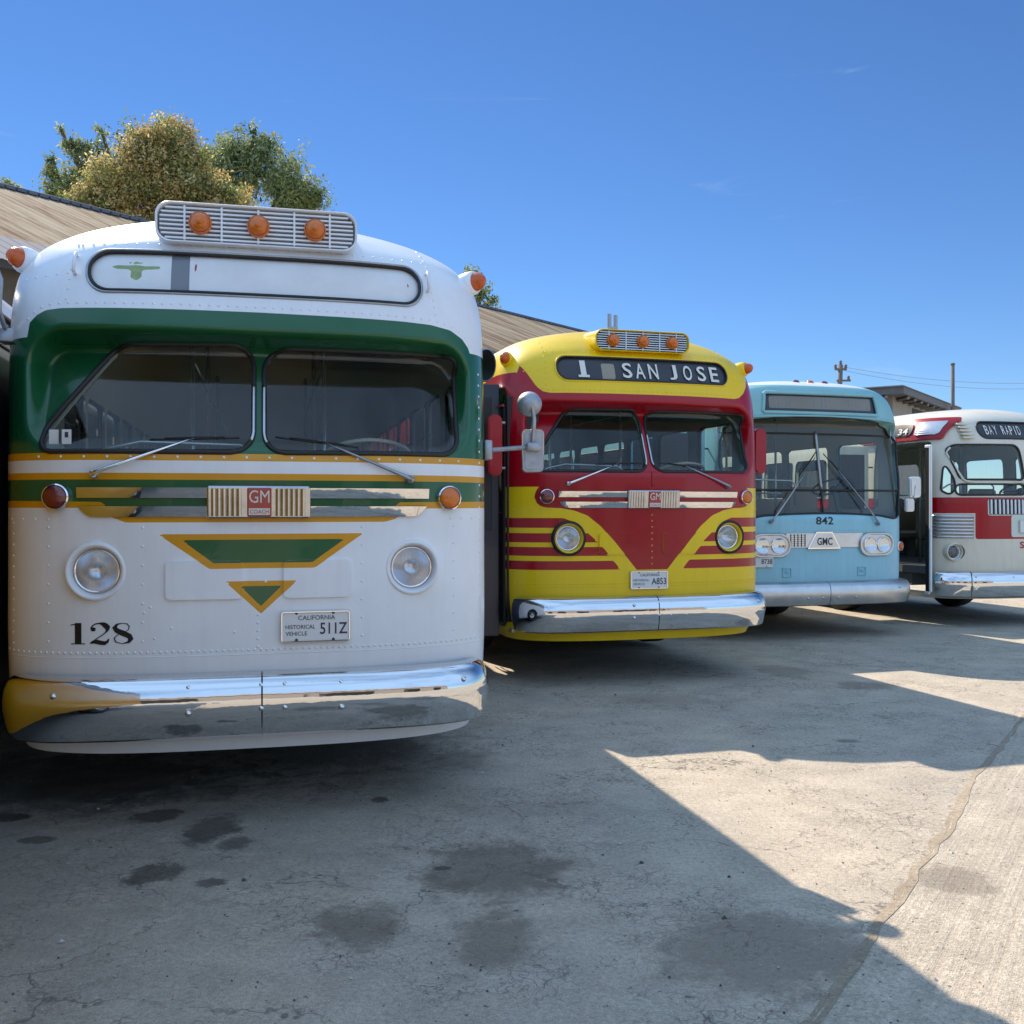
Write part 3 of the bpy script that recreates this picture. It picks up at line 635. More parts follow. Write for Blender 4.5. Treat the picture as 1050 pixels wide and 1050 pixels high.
    # corner markers
    for s in (-1, 1):
        M = axis((s*1.215, .50, 2.86), (s*.55, -.75, .1)); k = MB()
        k.lathe([(.06,-.18),(.072,-.06),(.07,-.02),(.062,.0),(.054,.002)], M, 0, 24, .85); c = k.build('corner_marker', scheme['podmat'], root, smooth=True)
        k = MB(); k.lathe([(.054,.0),(.049,.03),(.036,.054),(.018,.068),(.001,.072)], M, 0, 20, .85); k.build('lens', 'orange_lens', c, smooth=True)
    # sign hooks
    if scheme.get('hooks', True):
        for s in (-1, 1):
            k = MB(); p = SP(B, s*.895, 2.83); q = SP(B, s*.895, 2.74); k.tube([p+[0,0,.01], p+[0,-.05,.01], q+[0,-.055,0], q+[0,.0,-.01]], .009, 0, 6); k.build('hook', scheme['podmat'], root, smooth=True)
    # chrome bars and centre badge
    def bar(x0, x1, z0, z1, cutl=0., cutr=0.):
        k = MB(); n = 24; xs = np.linspace(x0, x1, n); vs = []
        for i, x in enumerate(xs):
            za, zb = z0, z1
            e = min((x-x0)/.06, 1) if cutl else 1; e2 = min((x1-x)/.06, 1) if cutr else 1
            za = z1-(z1-z0)*(.25+.75*min(e, e2)**.6)
            y = float(B.S(x, (z0+z1)/2)); vs += [(x,y+.01,za),(x,y-.012,za+.003),(x,y-.020,(za+zb)/2),(x,y-.026,zb-.004),(x,y+.01,zb)]
        fs = [(i*5+q,(i+1)*5+q,(i+1)*5+q+1,i*5+q+1) for i in range(n-1) for q in range(4)]+[(0,1,2,3,4), tuple((n-1)*5+q for q in (4,3,2,1,0))]
        k.add(vs, fs, 0); k.build('trim_bar', 'chrome', root, sharp=25)
    bar(-.86,-.245,1.602,1.660); bar(-.85,-.245,1.508,1.568,1); bar(.258,.875,1.602,1.660); bar(.258,.86,1.508,1.568,0,1)
    k = MB(); yb = float(B.S(0,1.58)); k.box(-.244,.256,yb-.04,yb+.03,1.503,1.664,0,.008)
    for (x0,x1) in ((-.225,-.07),(.085,.235)):
        for i in range(6): xx = x0+.012+i*.0245; k.tube([(xx,yb-.038,1.515),(xx,yb-.038,1.652)], .0125, 0, 8)
    bd = k.build('badge_plate', 'badge_metal', root)
    k = MB(); k.box(-.052,.066,yb-.05,yb-.035,1.512,1.657,0,.005); k.box(-.044,.058,yb-.054,yb-.05,1.522,1.555,1)
    em = k.build('emblem', ['emblem_red','letter_white'], bd)
    k = MB(); txt_mb(k, 'GM', -.042,.056,1.582,1.645,yb-.0515,0,.0); txt_mb(k, 'COACH', -.038,.052,1.529,1.548,yb-.0555,1,.0); k.build('lettering', ['letter_white','emblem_red'], bd)
    tl = R(-6); c0 = Vector((0, yb-.04, 1.583)); Rm = Matrix.Rotation(-tl, 4, 'X'); bd.location = c0-(Rm @ c0); bd.rotation_euler = (-tl, 0, 0)
    # signals and headlights
    lamp_round(B, root, -.955, 1.61, .056, .066, 'turn_signal', scheme['sigL'], proud=.04); lamp_round(B, root, .985, 1.61, .056, .066, 'turn_signal', 'amber_lens', proud=.04)
    for (x, z) in hl: headlight(B, root, x, z, .135, .098, scheme['bowl'], black=scheme.get('bowlrim'))
    for (x0, x1) in scheme['panels']:
        q = Shell.__new__(Shell); q.B = sh.B; q.V = sh.V; q.X = sh.X; q.T = sh.T; q.M = sh.M.copy()
        pn = q.cut(lambda X: front(X, rrect(X[:,0], X[:,2], (x0+x1)/2, 1.197, (x1-x0)/2, .095, .025))); pn.build('access_panel', scheme['mats'], root, off=.014, rim=.016)
    # bumper
    path = plan_path(1.115, .34, 4.2, .0, .042, .27)
    bumper_sweep(root, path, BUMP_PROF, 'chrome', seam=.02, bolts=scheme['bolts'])
    interior(B, root, L, scheme.get('seat','seat_vinyl'), wm=scheme.get('wheel','wheel_ivory'))
    for s in (-1, 1):
        wheel(root, s*1.16, 2.35); wheel(root, s*1.16, L-2.4)
    wiper(B, root, (-.775,1.722), (-.31,1.905), (-.52,1.893), (-.09,1.908), arm='chrome_smooth'); wiper(B, root, (.77,1.705), (.30,1.902), (.085,1.915), (.50,1.868), arm='dull_metal')
    return root, B, sh
ARCH1 = [(-1.12,2.475),(-1.075,2.52),(-1.029,2.543),(-.955,2.55),(0,2.552),(.74,2.545),(.90,2.54),(1.015,2.522),(1.086,2.482),(1.13,2.43)]
def arch_f(X, arch, zside):                        # >0 below the arch
    a = np.array(arch); z = np.interp(X[:,0], a[:,0], a[:,1], left=zside, right=zside)
    z = np.where(X[:,1] > .95, zside, z); return z-X[:,2]
def paint_white(sh):
    W, G, O = 0, 1, 2; x = lambda X: X[:,0]; z = lambda X: X[:,2]
    def green(X):
        lo = np.where(X[:,1] > .9, 1.592, np.interp(X[:,0], [-1.3,-.745,-.665,.645,.715,1.3], [1.592,1.585,1.515,1.515,1.585,1.592]))
        return np.minimum(arch_f(X, ARCH1, 2.41), z(X)-lo)
    def gold(X):
        lo = np.where(X[:,1] > .9, 1.556, np.interp(X[:,0], [-1.3,-.775,-.745,-.63,.64,.70,.745,1.3], [1.556,1.556,1.53,1.484,1.484,1.50,1.552,1.556]))
        return np.minimum(1.70-z(X), z(X)-lo)
    sh.cut(green, G); sh.cut(gold, O, [0]); sh.cut(lambda X: np.minimum(1.826-z(X), z(X)-1.695), O)
    sh.cut(lambda X: np.minimum(1.790-z(X), z(X)-1.728), W)
    fr = lambda P: (lambda X: front(X, poly(X[:,0], X[:,2], P)))
    sh.cut(fr([(-.478,1.426),(.528,1.426),(.280,1.253),(-.234,1.253)]), O); sh.cut(fr([(-.367,1.397),(.432,1.397),(.268,1.281),(-.215,1.281)]), G)
    sh.cut(fr([(-.160,1.190),(.194,1.190),(.014,1.024)]), O); sh.cut(fr([(-.085,1.164),(.117,1.164),(.014,1.062)]), G)
def sign_white(p, root):
    p.cut(lambda X: rrect(X[:,0], X[:,2], -.385, 2.75, .045, .12, .001), 1)
    wing = [(-.725,2.780),(-.70,2.792),(-.64,2.790),(-.60,2.794),(-.56,2.788),(-.485,2.790),(-.485,2.772),(-.560,2.768),(-.575,2.760),(-.572,2.722),(-.60,2.706),(-.628,2.722),(-.625,2.760),(-.64,2.768),(-.70,2.770)]
    p.cut(lambda X: poly(X[:,0], X[:,2], wing), 2)
    p.cut(lambda X: poly(X[:,0], X[:,2], [(-.635,2.798),(-.64,2.815),(-.618,2.806),(-.60,2.818),(-.582,2.806),(-.56,2.815),(-.565,2.798)]), 2)
    for zz in (2.752,2.736,2.722): p.cut(lambda X, zz=zz: rrect(X[:,0], X[:,2], -.60, zz, .018, .0035, .001), 0)
    p.cut(lambda X: rrect(X[:,0], X[:,2], -.31, 2.79, .006, .022, .001), 3); p.cut(lambda X: rrect(X[:,0], X[:,2], .79, 2.765, .006, .018, .001), 3)
    return p.build('destination_sign', ['roll_white','roll_grey','olive_print','emblem_red'], root, off=-.012)
def didone(txt, x0, z0, h):
    """fat-face numerals drawn as strokes of changing width"""
    V = []; Fl = []; x = x0
    def put(P, w):
        v, f = ribbon(P, w); o = len(V); V.extend([(x0+(x-x0+a*h)*1.36, z0+b*h) for a,b in v]); Fl.extend([tuple(i+o for i in q) for q in f])
    arc = lambda cx, cy, rx, ry, a0, a1, n=18: [(cx+rx*math.cos(R(t)), cy+ry*math.sin(R(t))) for t in np.linspace(a0,a1,n)]
    for c in txt:
        if c == '1':
            put([(.24,.02),(.24,1.0)], [.22,.22]); put([(.0,.02),(.48,.02)], [.045,.045]); put([(-.02,.90),(.15,.94),(.25,.985)], [.04,.05,.04]); x += h*.62
        if c == '2':
            put(arc(.33,.72,.27,.26,200,30)+arc(.33,.72,.27,.26,20,-40,8)+[(.42,.42),(.22,.24),(.10,.12),(.03,.03)], [.03,.05,.05,.06,.20,.22,.10,.04,.03])
            put([(.03,.04),(.12,.10),(.24,.12),(.38,.07),(.50,.05),(.60,.12),(.66,.26)], [.05,.14,.20,.20,.19,.10,.03])
            put(arc(.13,.70,.045,.05,0,350), [.09]*3); x += h*.76
        if c == '8':
            put([(.34,.985)]+[(.16,.93),(.08,.78),(.16,.64),(.36,.51),(.56,.38),(.62,.24),(.55,.09),(.34,.015)], [.03,.08,.16,.21,.25,.22,.18,.10,.03])
            put([(.34,.985),(.50,.95),(.57,.82),(.53,.66),(.40,.55),(.18,.44),(.07,.28),(.12,.10),(.34,.015)], [.03,.045,.04,.03,.03,.03,.045,.045,.03]); x += h*.75
    return np.array(V), Fl
def mirror_arms_b1(root):
    c = MB(); c.lathe([(.02,-.03),(.02,.03)], axis((1.27,.42,1.885), (0,0,1)), 0, 10); c.box(1.24,1.285,.36,.48,1.83,1.94,0,.006)
    c.tube([(1.27,.42,1.885),(1.50,.40,1.905),(1.525,.38,1.93),(1.53,.37,2.06),(1.515,.36,2.16)], .013, 0, 8); c.box(1.485,1.57,.35,.40,1.88,1.93,0,.01)
    arm = c.build('mirror_arm', 'galvanised', root, sharp=45)
    mirror_rect(arm, (1.535,.42,1.885), .064, .125, (-.1,-1,0), 'galvanised'); mirror_round(arm, (1.515,.42,2.155), .072, (-.1,-1,0), 'galvanised')
    c = MB(); c.box(-1.285,-1.20,.36,.48,2.40,2.47,0,.006); c.tube([(-1.25,.40,2.45),(-1.60,.38,2.50),(-1.9,.36,2.54)], .014, 0, 8); c.tube([(-1.25,.36,2.47),(-1.262,.30,2.55),(-1.25,.28,2.70),(-1.275,.30,2.76),(-1.33,.33,2.76)], .012, 0, 8)
    arm = c.build('mirror_arm', 'galvanised', root, sharp=45); mirror_round(arm, (-1.335,.42,2.70), .068, (-.35,-1,0), 'green_paint'); mirror_rect(arm, (-1.93,.42,2.40), .07, .14, (0,-1,0), 'galvanised')
    k = MB(); k.lathe([(.085,-.12),(.095,-.03),(.10,.02),(.09,.03)], axis((1.275,.55,2.39), (.25,-1,-.1)), 0, 20, .7); k.lathe([(.09,.02),(.02,-.05),(.001,-.06)], axis((1.275,.55,2.39), (.25,-1,-.1)), 1, 20, .7); k.build('fresh_air_cowl', ['dull_metal','black'], root, smooth=True)
# ---------------------------------------------------------------- white and green coach
B1bolts = [(-.93,.66),(-.93,.58),(-.34,.68),(-.34,.56),(-.05,.68),(-.04,.57),(.08,.68),(.085,.57),(.40,.68),(.40,.56),(1.02,.66)]
root, B, sh = old_coach('b1', .0145, dict(mats=['white_paint','green_paint','gold_paint'], paint=paint_white, arch=ARCH1, many=True, seam='white_paint', signcut=sign_white,
    podmat='white_paint', podback='galvanised', slat='white_paint', sigL='red_lens', bowl='white_paint', panels=[(-.441,-.072),(.125,.464)], bolts=B1bolts, signframe='dull_metal', lamprim='amber_lens',
    panelmat=lambda x, z: 2 if ((z > 1.253 and z < 1.281 and -.26 < x < .30)) else (1 if (z >= 1.281 and -.22 < x < .29) else (0 if z > 1.19 or abs(x-.014) > (z-1.024)*1.06 else (2 if (z > 1.164 or abs(x-.014) > (z-1.062)*1.0) else 1))), door=False))
tag(root, 'large white and green vintage city bus numbered 128, nearest at the left', 'bus', 'vintage buses parked side by side')
v, f = didone('128', -.888, .889, .104); flat_on(B, v, f, 'fleet_number', 'black', root, .003)
license_plate(B, root, .285, .956, .35, ('CALIFORNIA','HISTORICAL','VEHICLE'), '511Z')
k = MB(); M = axis(SP(B, -.925, 1.905, -.0), (0,-1,0)); 
for (cx, t) in ((-.985,None),(-.922,'1')):
    y = float(B.S(cx, 1.905))-.004; k.box(cx-.022,cx+.022,y-.002,y,1.872,1.945,0)
txt_mb(k, '1', -.930,-.914,1.905,1.932, float(B.S(-.922,1.905))-.008, 1, .01); k.build('windscreen_sticker', ['sticker','plate_ink'], root)
mirror_arms_b1(root)
# ---------------------------------------------------------------- yellow and red coach
ARCH2 = [(-1.13,2.80),(-1.09,2.74),(-1.05,2.66),(-1.01,2.58),(-.96,2.535),(-.90,2.522),(0,2.525),(.90,2.522),(.96,2.535),(1.03,2.58),(1.10,2.66),(1.15,2.76),(1.18,2.84)]
def paint_yellow(sh):
    z = lambda X: X[:,2]
    sh.cut(lambda X: np.minimum(np.where(X[:,1] > .95, 2.70-z(X), np.interp(X[:,0], [a for a,_ in ARCH2], [c for _,c in ARCH2], left=2.72, right=2.74)-z(X)), z(X)-1.695), 1)
    xs = [0,.148,.361,.484,.605,.723,.837,.95,1.0,1.03,1.05]; zs = [.963,.963,1.216,1.349,1.444,1.488,1.508,1.512,1.525,1.55,1.60]
    P = [(x, z) for x, z in zip(xs[1:], zs[1:])]+[(1.05,1.62),(1.035,1.665),(1.01,1.70)]; P = P+[(-x, z) for x, z in P[::-1]]
    sh.cut(lambda X: front(X, poly(X[:,0], X[:,2], P)), 1, [0])
    for (a, c) in ((1.336,1.422),(1.208,1.289),(1.09,1.168),(.968,1.046)):
        def st(X):
            g = np.interp(np.abs(X[:,0]), [.291,.499,.649,.722,.823,1.3], [.958,1.202,1.334,1.386,1.425,1.43])-z(X)
            g = np.where(X[:,1] > .95, 1., g); return np.minimum(g, np.minimum(c-z(X), z(X)-a))
        sh.cut(st, 1, [0])
def sign_yellow(p, root):
    p.cut(lambda X: rrect(X[:,0], X[:,2], -.355, 2.735, .062, .075, .004), 1)
    d = p.build('destination_sign', ['roll_black','roll_tan'], root, off=-.012); V = []; Fl = []
    def L(t, x0, x1, z0=2.672, z1=2.815):
        v, f = text2d(t, bold=.012); o = len(V); V.extend([(x0+a*(x1-x0), z0+b*(z1-z0)) for a,b in v]); Fl.extend([tuple(i+o for i in q) for q in f])
    L('1', -.615,-.565, 2.672, 2.825); v, f = [(-.64,2.668),(-.54,2.668),(-.54,2.69),(-.64,2.69)], [(0,1,2,3)]; o = len(V); V.extend(v); Fl.extend([tuple(i+o for i in q) for q in f])
    for c, x in zip('SAN', (-.225,-.10,.03)): L(c, x, x+.092)
    for c, x in zip('JOSE', (.235,.375,.52,.66)): L(c, x, x+(.075 if c == 'J' else .088))
    flat_on(B2, np.array(V), Fl, 'sign_lettering', 'letter_white', d, .003); return d
B2 = BODIES['b2']
def p2mat(x, z):
    xa = abs(x); return 1 if z > np.interp(xa, [0,.148,.361,.484,.605], [.963,.963,1.216,1.349,1.444]) else 0
root, B, sh = old_coach('b2', .02, dict(mats=['yellow_paint','red_paint'], paint=paint_yellow, arch=[p for p in ARCH2 if abs(p[0]) < 1.0], seam='yellow_paint', signcut=sign_yellow,
    podmat='yellow_paint', podback='black', slat='aluminium', sigL='red_lens', bowl='yellow_paint', bowlrim='black', panels=[(-.50,-.135),(.10,.50)], bolts=[(-.22,.66),(-.22,.55),(-.05,.68),(-.05,.57),(.08,.68),(.085,.57),(.25,.68),(.25,.57),(1.02,.66)],
    panelmat=p2mat, hooks=False, pod=(3.02,.098,.46), liner='liner_green', seat='seat_vinyl', signframe='yellow_paint'))
tag(root, 'yellow and red vintage city bus with a route 1 San Jose roll sign', 'bus', 'vintage buses parked side by side')
license_plate(B, root, -.035, .872, .36, ('CALIFORNIA','HISTORICAL','VEHICLE'), 'A853')
for (x, y, z, hz) in ((-1.37,.30,2.06,.27),(1.33,.45,2.06,.22)):
    k = MB(); M = axis((x,y,z), (0,-1,0)); k.prism(rr2(.065,hz,.06,8), M, -.03, .02, 0); k.prism(rr2(.055,hz*.95,.05,8), M, .02, .035, 0); k.tube([(x*.93,y,z+.2),(x,y,z+.2)], .012, 1, 6); k.tube([(x*.93,y,z-.2),(x,y,z-.2)], .012, 1, 6); k.build('mirror', ['red_paint','dull_metal'], root, sharp=40)
k = MB()
for yy in (.42,1.32): k.box(-1.262,-1.235,yy-.03,yy+.12,.48,2.42,1,.008)
k.box(-1.24,-.95,.34,.37,.5,2.5,1); k.tube([(-1.275,.36,2.42),(-1.28,1.45,2.42)], .012, 0, 6); k.box(-1.20,-.6,.35,1.45,.40,.44,2,.005); dr = k.build('door', ['red_paint','black','dull_metal'], root)
def added_door_leaf(root, x0, x1, y, z0, z1, m, parent=None):  # added leaves, mostly hidden, that shade the sunlit gaps between buses
    k = MB(); k.box(x0,x1,y-.018,y+.018,z0,z1,0,.006); k.box(x0-.02,x0,y-.012,y+.012,z0+.02,z1-.02,1,.004); k.box(x0+.07,x1-.07,y-.022,y+.022,z0+.95,z1-.12,1,.004)
    for zz in (z0+.3, z1-.3): k.tube([(x1,y,zz),(x1+.08,y,zz)], .012, 1, 6)
    k.build('added_door_leaf', [m,'rubber'], parent or root)
added_door_leaf(root, -1.97, -1.275, .50, .36, 2.62, 'dark_blue_paint', dr); added_door_leaf(root, -1.86, -1.29, 1.52, .42, 2.60, 'dark_blue_paint', dr)  # leaves added to shade the gap beside the white bus
k = MB(); k.tube([(-1.27,.5,1.9),(-1.31,.5,1.6),(-1.28,.5,1.47),(-1.2,.4,1.46)], .007, 0, 6); k.build('mirror_cable', 'red_paint', root, smooth=True)
k = MB(); k.tube([SP(B, 0, z, .004) for z in np.linspace(1.70,1.83,6)], .004, 0, 5); k.build('moulding', 'red_paint', root, smooth=True)
# ---------------------------------------------------------------- pale blue coach
b = 'b3'; B = BODIES[b]; X0, Y0_, a, dz = POSE[b]; root = empty('transit_bus', (X0, Y0_, dz), R(a)); L = B.L
tag(root, 'pale blue vintage city bus numbered 842 with a big curved windshield', 'bus', 'vintage buses parked side by side')
sh = Shell(B, .026)
WS3 = [(-1.19,1.50),(-1.12,1.45),(-1.03,1.437),(-.80,1.470),(-.4,1.492),(0,1.50),(.4,1.492),(.80,1.470),(1.03,1.437),(1.12,1.45),(1.19,1.50),(1.215,1.60),(1.25,2.1),(1.24,2.36),(1.20,2.47),(1.10,2.555),(.85,2.615),(.4,2.645),(0,2.655),(-.4,2.645),(-.85,2.615),(-1.10,2.555),(-1.20,2.47),(-1.24,2.36),(-1.25,2.1),(-1.215,1.60)]
p = sh.cut(lambda X: front(X, poly(X[:,0], X[:,2], WS3))); g = p.build('windshield', ['windshield_glass'], root, off=-.012)
for lp in p.loops(.002): k = MB(); k.tube(lp, .014, 0, 6, closed=True); k.build('gasket', 'rubber', g, smooth=True)
k = MB(); k.tube([SP(B, x, 1.778, .004) for x in np.linspace(-1.23,1.23,60)], .014, 0, 6); k.tube([SP(B, x, 2.462, .002) for x in np.linspace(-1.235,1.235,60)], .010, 0, 6)
k.tube([SP(B, 0, 1.50+.28*t, .004) for t in np.linspace(0,1,8)], .012, 0, 6); k.tube([SP(B, 0, 1.79+.70*t, .004) for t in np.linspace(0,1,12)], .02, 1, 6); k.build('glazing_bar', ['rubber','dull_metal'], g, smooth=True)
SG3 = [(-.80,2.695),(.80,2.695),(.765,2.935),(-.765,2.935)]
p = sh.cut(lambda X: front(X, poly(X[:,0], X[:,2], SG3)))
folds = [-.70+1.40*i/26 for i in range(27)]
p.cut(lambda X: rrect(X[:,0], X[:,2], 0, 2.825, .71, .075, .004), 1)
for i, x in enumerate(folds): p.cut(lambda X, x=x, i=i: rrect(X[:,0], X[:,2], x, 2.825, .004+.003*(i%3), .075, .001), 2)
d = p.build('destination_sign', ['roll_black','roll_linen','roll_grey'], root, off=-.02)
for lp in p.loops(.0): k = MB(); k.tube(lp, .022, 0, 8, closed=True); k.build('sign_frame', 'teal_paint', d, smooth=True)
side_windows(sh, root, {-1: [(1.7+i*1.15, 2.75+i*1.15) for i in range(7)], 1: [(.62,1.5)]+[(1.7+i*1.15, 2.75+i*1.15) for i in range(7)]}, 1.55, 2.42, 0)
for yy in (2.5, L-2.8): sh.cut(lambda X, yy=yy: np.where(np.abs(X[:,0]) > .9, .56-np.hypot(X[:,1]-yy, X[:,2]-.45), -1))
sh.cut(lambda X: np.minimum(X[:,2]-3.035, 1), 1); sh.cut(lambda X: front(X, np.minimum(X[:,2]-2.52, .95-X[:,1])), 2, [0])
lin = Shell.__new__(Shell); lin.B = B; lin.V = sh.V; lin.X = sh.X; lin.T = sh.T; lin.M = np.zeros(len(sh.T), int); lin.build('cabin_lining', ['liner'], root, off=-.05)
finish_body(sh, root, ['blue_paint','white_paint','teal_paint'], riv=rivet_line(B, [(-1.05,2.66),(0,2.69),(1.05,2.66)], .04)+rivet_line(B, [(.1,1.30),(.55,1.29)], .05), rmat=0)
k = MB(); k.tube([SP(B, x, 2.662-.03*abs(x)**2, .006) for x in np.linspace(-1.12,1.12,50)], .014, 0, 6); k.build('brow_moulding', 'teal_paint', root, smooth=True)
def strip(k, x0, x1, z0, z1, off, m=0, n=20, zc=None):
    xs = np.linspace(x0, x1, n); vs = []
    for x in xs:
        y = float(B.S(x, (z0+z1)/2)); vs += [(x,y+.01,z0),(x,y-off,z0+.003),(x,y-off,z1-.003),(x,y+.01,z1)]
    k.add(vs, [(i*4+q,(i+1)*4+q,(i+1)*4+q+1,i*4+q+1) for i in range(n-1) for q in range(3)]+[(0,1,2,3),tuple((n-1)*4+q for q in (3,2,1,0))], m)
k = MB(); strip(k, -.53, .53, 1.09, 1.265, .012)
for i in range(6): z = 1.115+i*.025; strip(k, -.48, -.27, z-.004, z+.004, .020, 1, 4)
for i in range(5): x = -.47+i*.048; strip(k, x-.003, x+.003, 1.10, 1.255, .019, 1, 2)
grl = k.build('grille_panel', ['aluminium','rubber'], root)
k = MB(); y = float(B.S(0,1.17)); A = axis((0,y,0), (0,-1,0)); 
def front_prism(k, pts, y, d0, d1, m): n = len(pts); k.add([(x,y-d0,z) for x,z in pts]+[(x,y-d1,z) for x,z in pts], [tuple(range(n-1,-1,-1)), tuple(range(n,2*n))]+[(i,(i+1)%n,n+(i+1)%n,n+i) for i in range(n)], m)
front_prism(k, [(-.25,1.075),(.205,1.075),(.09,1.278),(-.13,1.278)], y, 0, .028, 0); front_prism(k, [(-.225,1.09),(.18,1.09),(.078,1.263),(-.118,1.263)], y, .028, .034, 1)
txt_mb(k, 'GMC', -.125,.085,1.12,1.21,y-.036,2,.02); k.build('emblem', ['chrome_smooth','aluminium','plate_ink'], grl)
for s in (-1, 1):
    yc = float(B.S(s*.72,1.12)); k = MB(); M = axis((s*.735, yc+.0, 1.122), (s*.09,-1,0)); n = 36; o1 = rr2(.262,.142,.135,9)
    ring = lambda sc, h: [M @ Vector((x*sc if abs(x) < .2 else math.copysign(abs(x)-(1-sc)*.142, x), yv*sc, h)) for x, yv in o1]
    rr_ = [ring(1,-.08), ring(1,.015), ring(.95,.03), ring(.86,.03), ring(.80,.012)]; n = len(o1); vs = [v for r in rr_ for v in r]
    k.add(vs, [(i*n+q,i*n+(q+1)%n,(i+1)*n+(q+1)%n,(i+1)*n+q) for i in range(4) for q in range(n)]+[tuple(4*n+q for q in range(n))], 0); hb = k.build('headlight_cluster', 'aluminium', root, sharp=40)
    for q in (-.102,.102):
        MM = M @ Matrix.Translation((q,0,0)); k = MB(); k.lathe([(.098,.012),(.097,.030),(.090,.034),(.086,.026)], MM, 0, 28); h = k.build('headlight', 'chrome_smooth', hb, smooth=True)
        k = MB(); k.lathe([(.086*t, .026-.04*(1-t*t)) for t in (1,.8,.6,.4,.2,.02)], MM, 0, 24); k.build('reflector', 'chrome_smooth', h, smooth=True) if False else None
        k2 = MB(); k2.lathe([(.086*t, .026-.01*(1-t*t)) for t in (1,.8,.6,.4,.2,.02)], MM, 0, 24); 
        h.data.materials.append(M_('lamp_glass')) if False else None
        k2.lathe([(.087*t, .028+.018*(1-t*t)) for t in (1,.85,.7,.5,.3,.1,.01)], MM, 1, 24); k2.build('headlight_lens', ['chrome','lamp_glass'], hb, smooth=True)
v, f = text2d('842', bold=.012); v2 = np.stack([-.12+v[:,0]*.24, 1.365+v[:,1]*.093], 1); flat_on(B, v2, f, 'fleet_number', 'black', root, .004)
license_plate(B, root, -.87, .945, .34, None, '8738')
for x in (-.52,.52):
    k = MB(); y = float(B.S(x,.80)); k.tube([(x+.055*sx, y-.008, .80+.05*sz) for sx, sz in ((-1,-1),(1,-1),(1,1),(-1,1))], .006, 0, 5, closed=True); k.tube([(x-.02,y-.02,.82),(x+.02,y-.03,.79)], .008, 0, 5); k.build('tow_hatch', 'blue_paint', root)
for s in (-1, 1):
    lamp_round(B, root, s*1.185, 1.09, .05, .06, 'turn_signal', 'orange_lens', proud=.03)
    k = MB(); M = axis((s*1.285,.75,.87), (s,0,0)); k.prism(rr2(.035,.055,.02,4), M, -.01, .02, 0); k.build('side_reflector', 'orange_lens', root)
bumper_sweep(root, plan_path(1.28, .5, 3.6, 0, .055, .50), [(o, .425+(z-.45)*.9) for o, z in BUMP_PROF], 'aluminium', seam=.0, bolts=[(-.3,.63),(-.3,.50),(-.06,.64),(-.06,.50),(.06,.64),(.06,.50),(.32,.63),(.33,.50),(-1.0,.6),(1.0,.6)])
interior(B, root, L, 'seat_tan', wheel_x=.66, wm='black', dash_z=1.45, rows=9)
for s in (-1, 1): wheel(root, s*1.10, 2.75, .47); wheel(root, s*1.16, L-2.8)
wiper(B, root, (-.73,1.40), (-.07,2.17), (-.30,1.95), (-.03,2.25), arm='dull_metal'); wiper(B, root, (.76,1.37), (.24,2.02), (.52,1.72), (.06,2.22), arm='dull_metal')
for x in (-.20,.0,.20):
    k = MB(); M = axis((x, .30, 3.10), (0,-.3,1)); k.lathe([(.045,-.03),(.04,.008),(.024,.022),(.001,.026)], M, 0, 16); k.build('roof_marker', 'red_lens' if x else 'orange_lens', root, smooth=True)
k = MB(); k.box(.02,.20,1.6,1.9,3.10,3.24,0,.02); k.build('roof_vent', 'white_paint', root); added_door_leaf(root, -1.96, -1.31, .55, .44, 2.58, 'blue_paint'); added_door_leaf(root, -1.90, -1.31, 1.5, .44, 2.58, 'blue_paint')  # leaves added to shade the gap beside the yellow bus
k = MB(); k.tube([(1.27,.35,1.72),(1.42,.3,1.66),(1.50,.28,1.70),(1.52,.28,1.85)], .01, 0, 6); am = k.build('mirror_arm', 'dull_metal', root, smooth=True)
mirror_rect(am, (1.53,.30,1.83), .085, .13, (0,-1,0), 'aluminium'); mirror_rect(am, (1.45,.30,1.60), .065, .08, (0,-1,0), 'aluminium')
# ---------------------------------------------------------------- cream and red coach
b = 'b4'; B = BODIES[b]; X0, Y0_, a, dz = POSE[b]; root = empty('transit_bus', (X0, Y0_, dz), R(a)); L = B.L
tag(root, 'cream and red vintage city bus showing BAY RAPID, cut off at the right edge', 'bus', 'vintage buses parked side by side')
sh = Shell(B, .024)
WM = rpoly([(-.03,1.94),(-.92,1.94),(-1.035,2.35),(-.93,2.405),(-.06,2.405)], [.05,.07,.07,.10,.10]); LW = rpoly([(-.03,1.74),(-.985,1.735),(-.975,1.878),(-.03,1.878)], [.05,.06,.06,.05])
QW = rpoly([(-1.065,2.18),(-1.115,1.80),(-1.04,1.735),(-.975,1.82),(-.985,1.95)], .04)
for P in (WM, LW, QW):
    for s in (-1, 1):
        PP = P if s == -1 else [(-x, z) for x, z in P]
        p = sh.cut(lambda X: front(X, poly(X[:,0], X[:,2], PP))); g = p.build('windshield' if P is WM else 'vent_window', ['windshield_glass'], root, off=-.012)
        for lp in p.loops(.003): k = MB(); k.tube(lp, .014, 0, 6, closed=True); k.build('gasket', 'rubber', g, smooth=True)
p = sh.cut(lambda X: front(X, rrect(X[:,0], X[:,2], 0.0, 2.605, .60, .115, .11))); d = p.build('destination_sign', ['roll_black'], root, off=-.01)
for lp in p.loops(.003): k = MB(); k.tube(lp, .012, 0, 6, closed=True); k.build('sign_frame', 'rubber', d, smooth=True)
V = []; Fl = []
for c, x in zip('BAY RAPID', [-.50+.062*i for i in range(9)]):
    if c == ' ': continue
    v, f = text2d(c, bold=.008); o = len(V); wv = .012 if c == 'I' else .046; V.extend([(x+(.02 if c == 'I' else 0)+q*wv, 2.545+w*.125) for q, w in v]); Fl.extend([tuple(i+o for i in q) for q in f])
flat_on(B, np.array(V), Fl, 'sign_lettering', 'letter_white', d, .004)
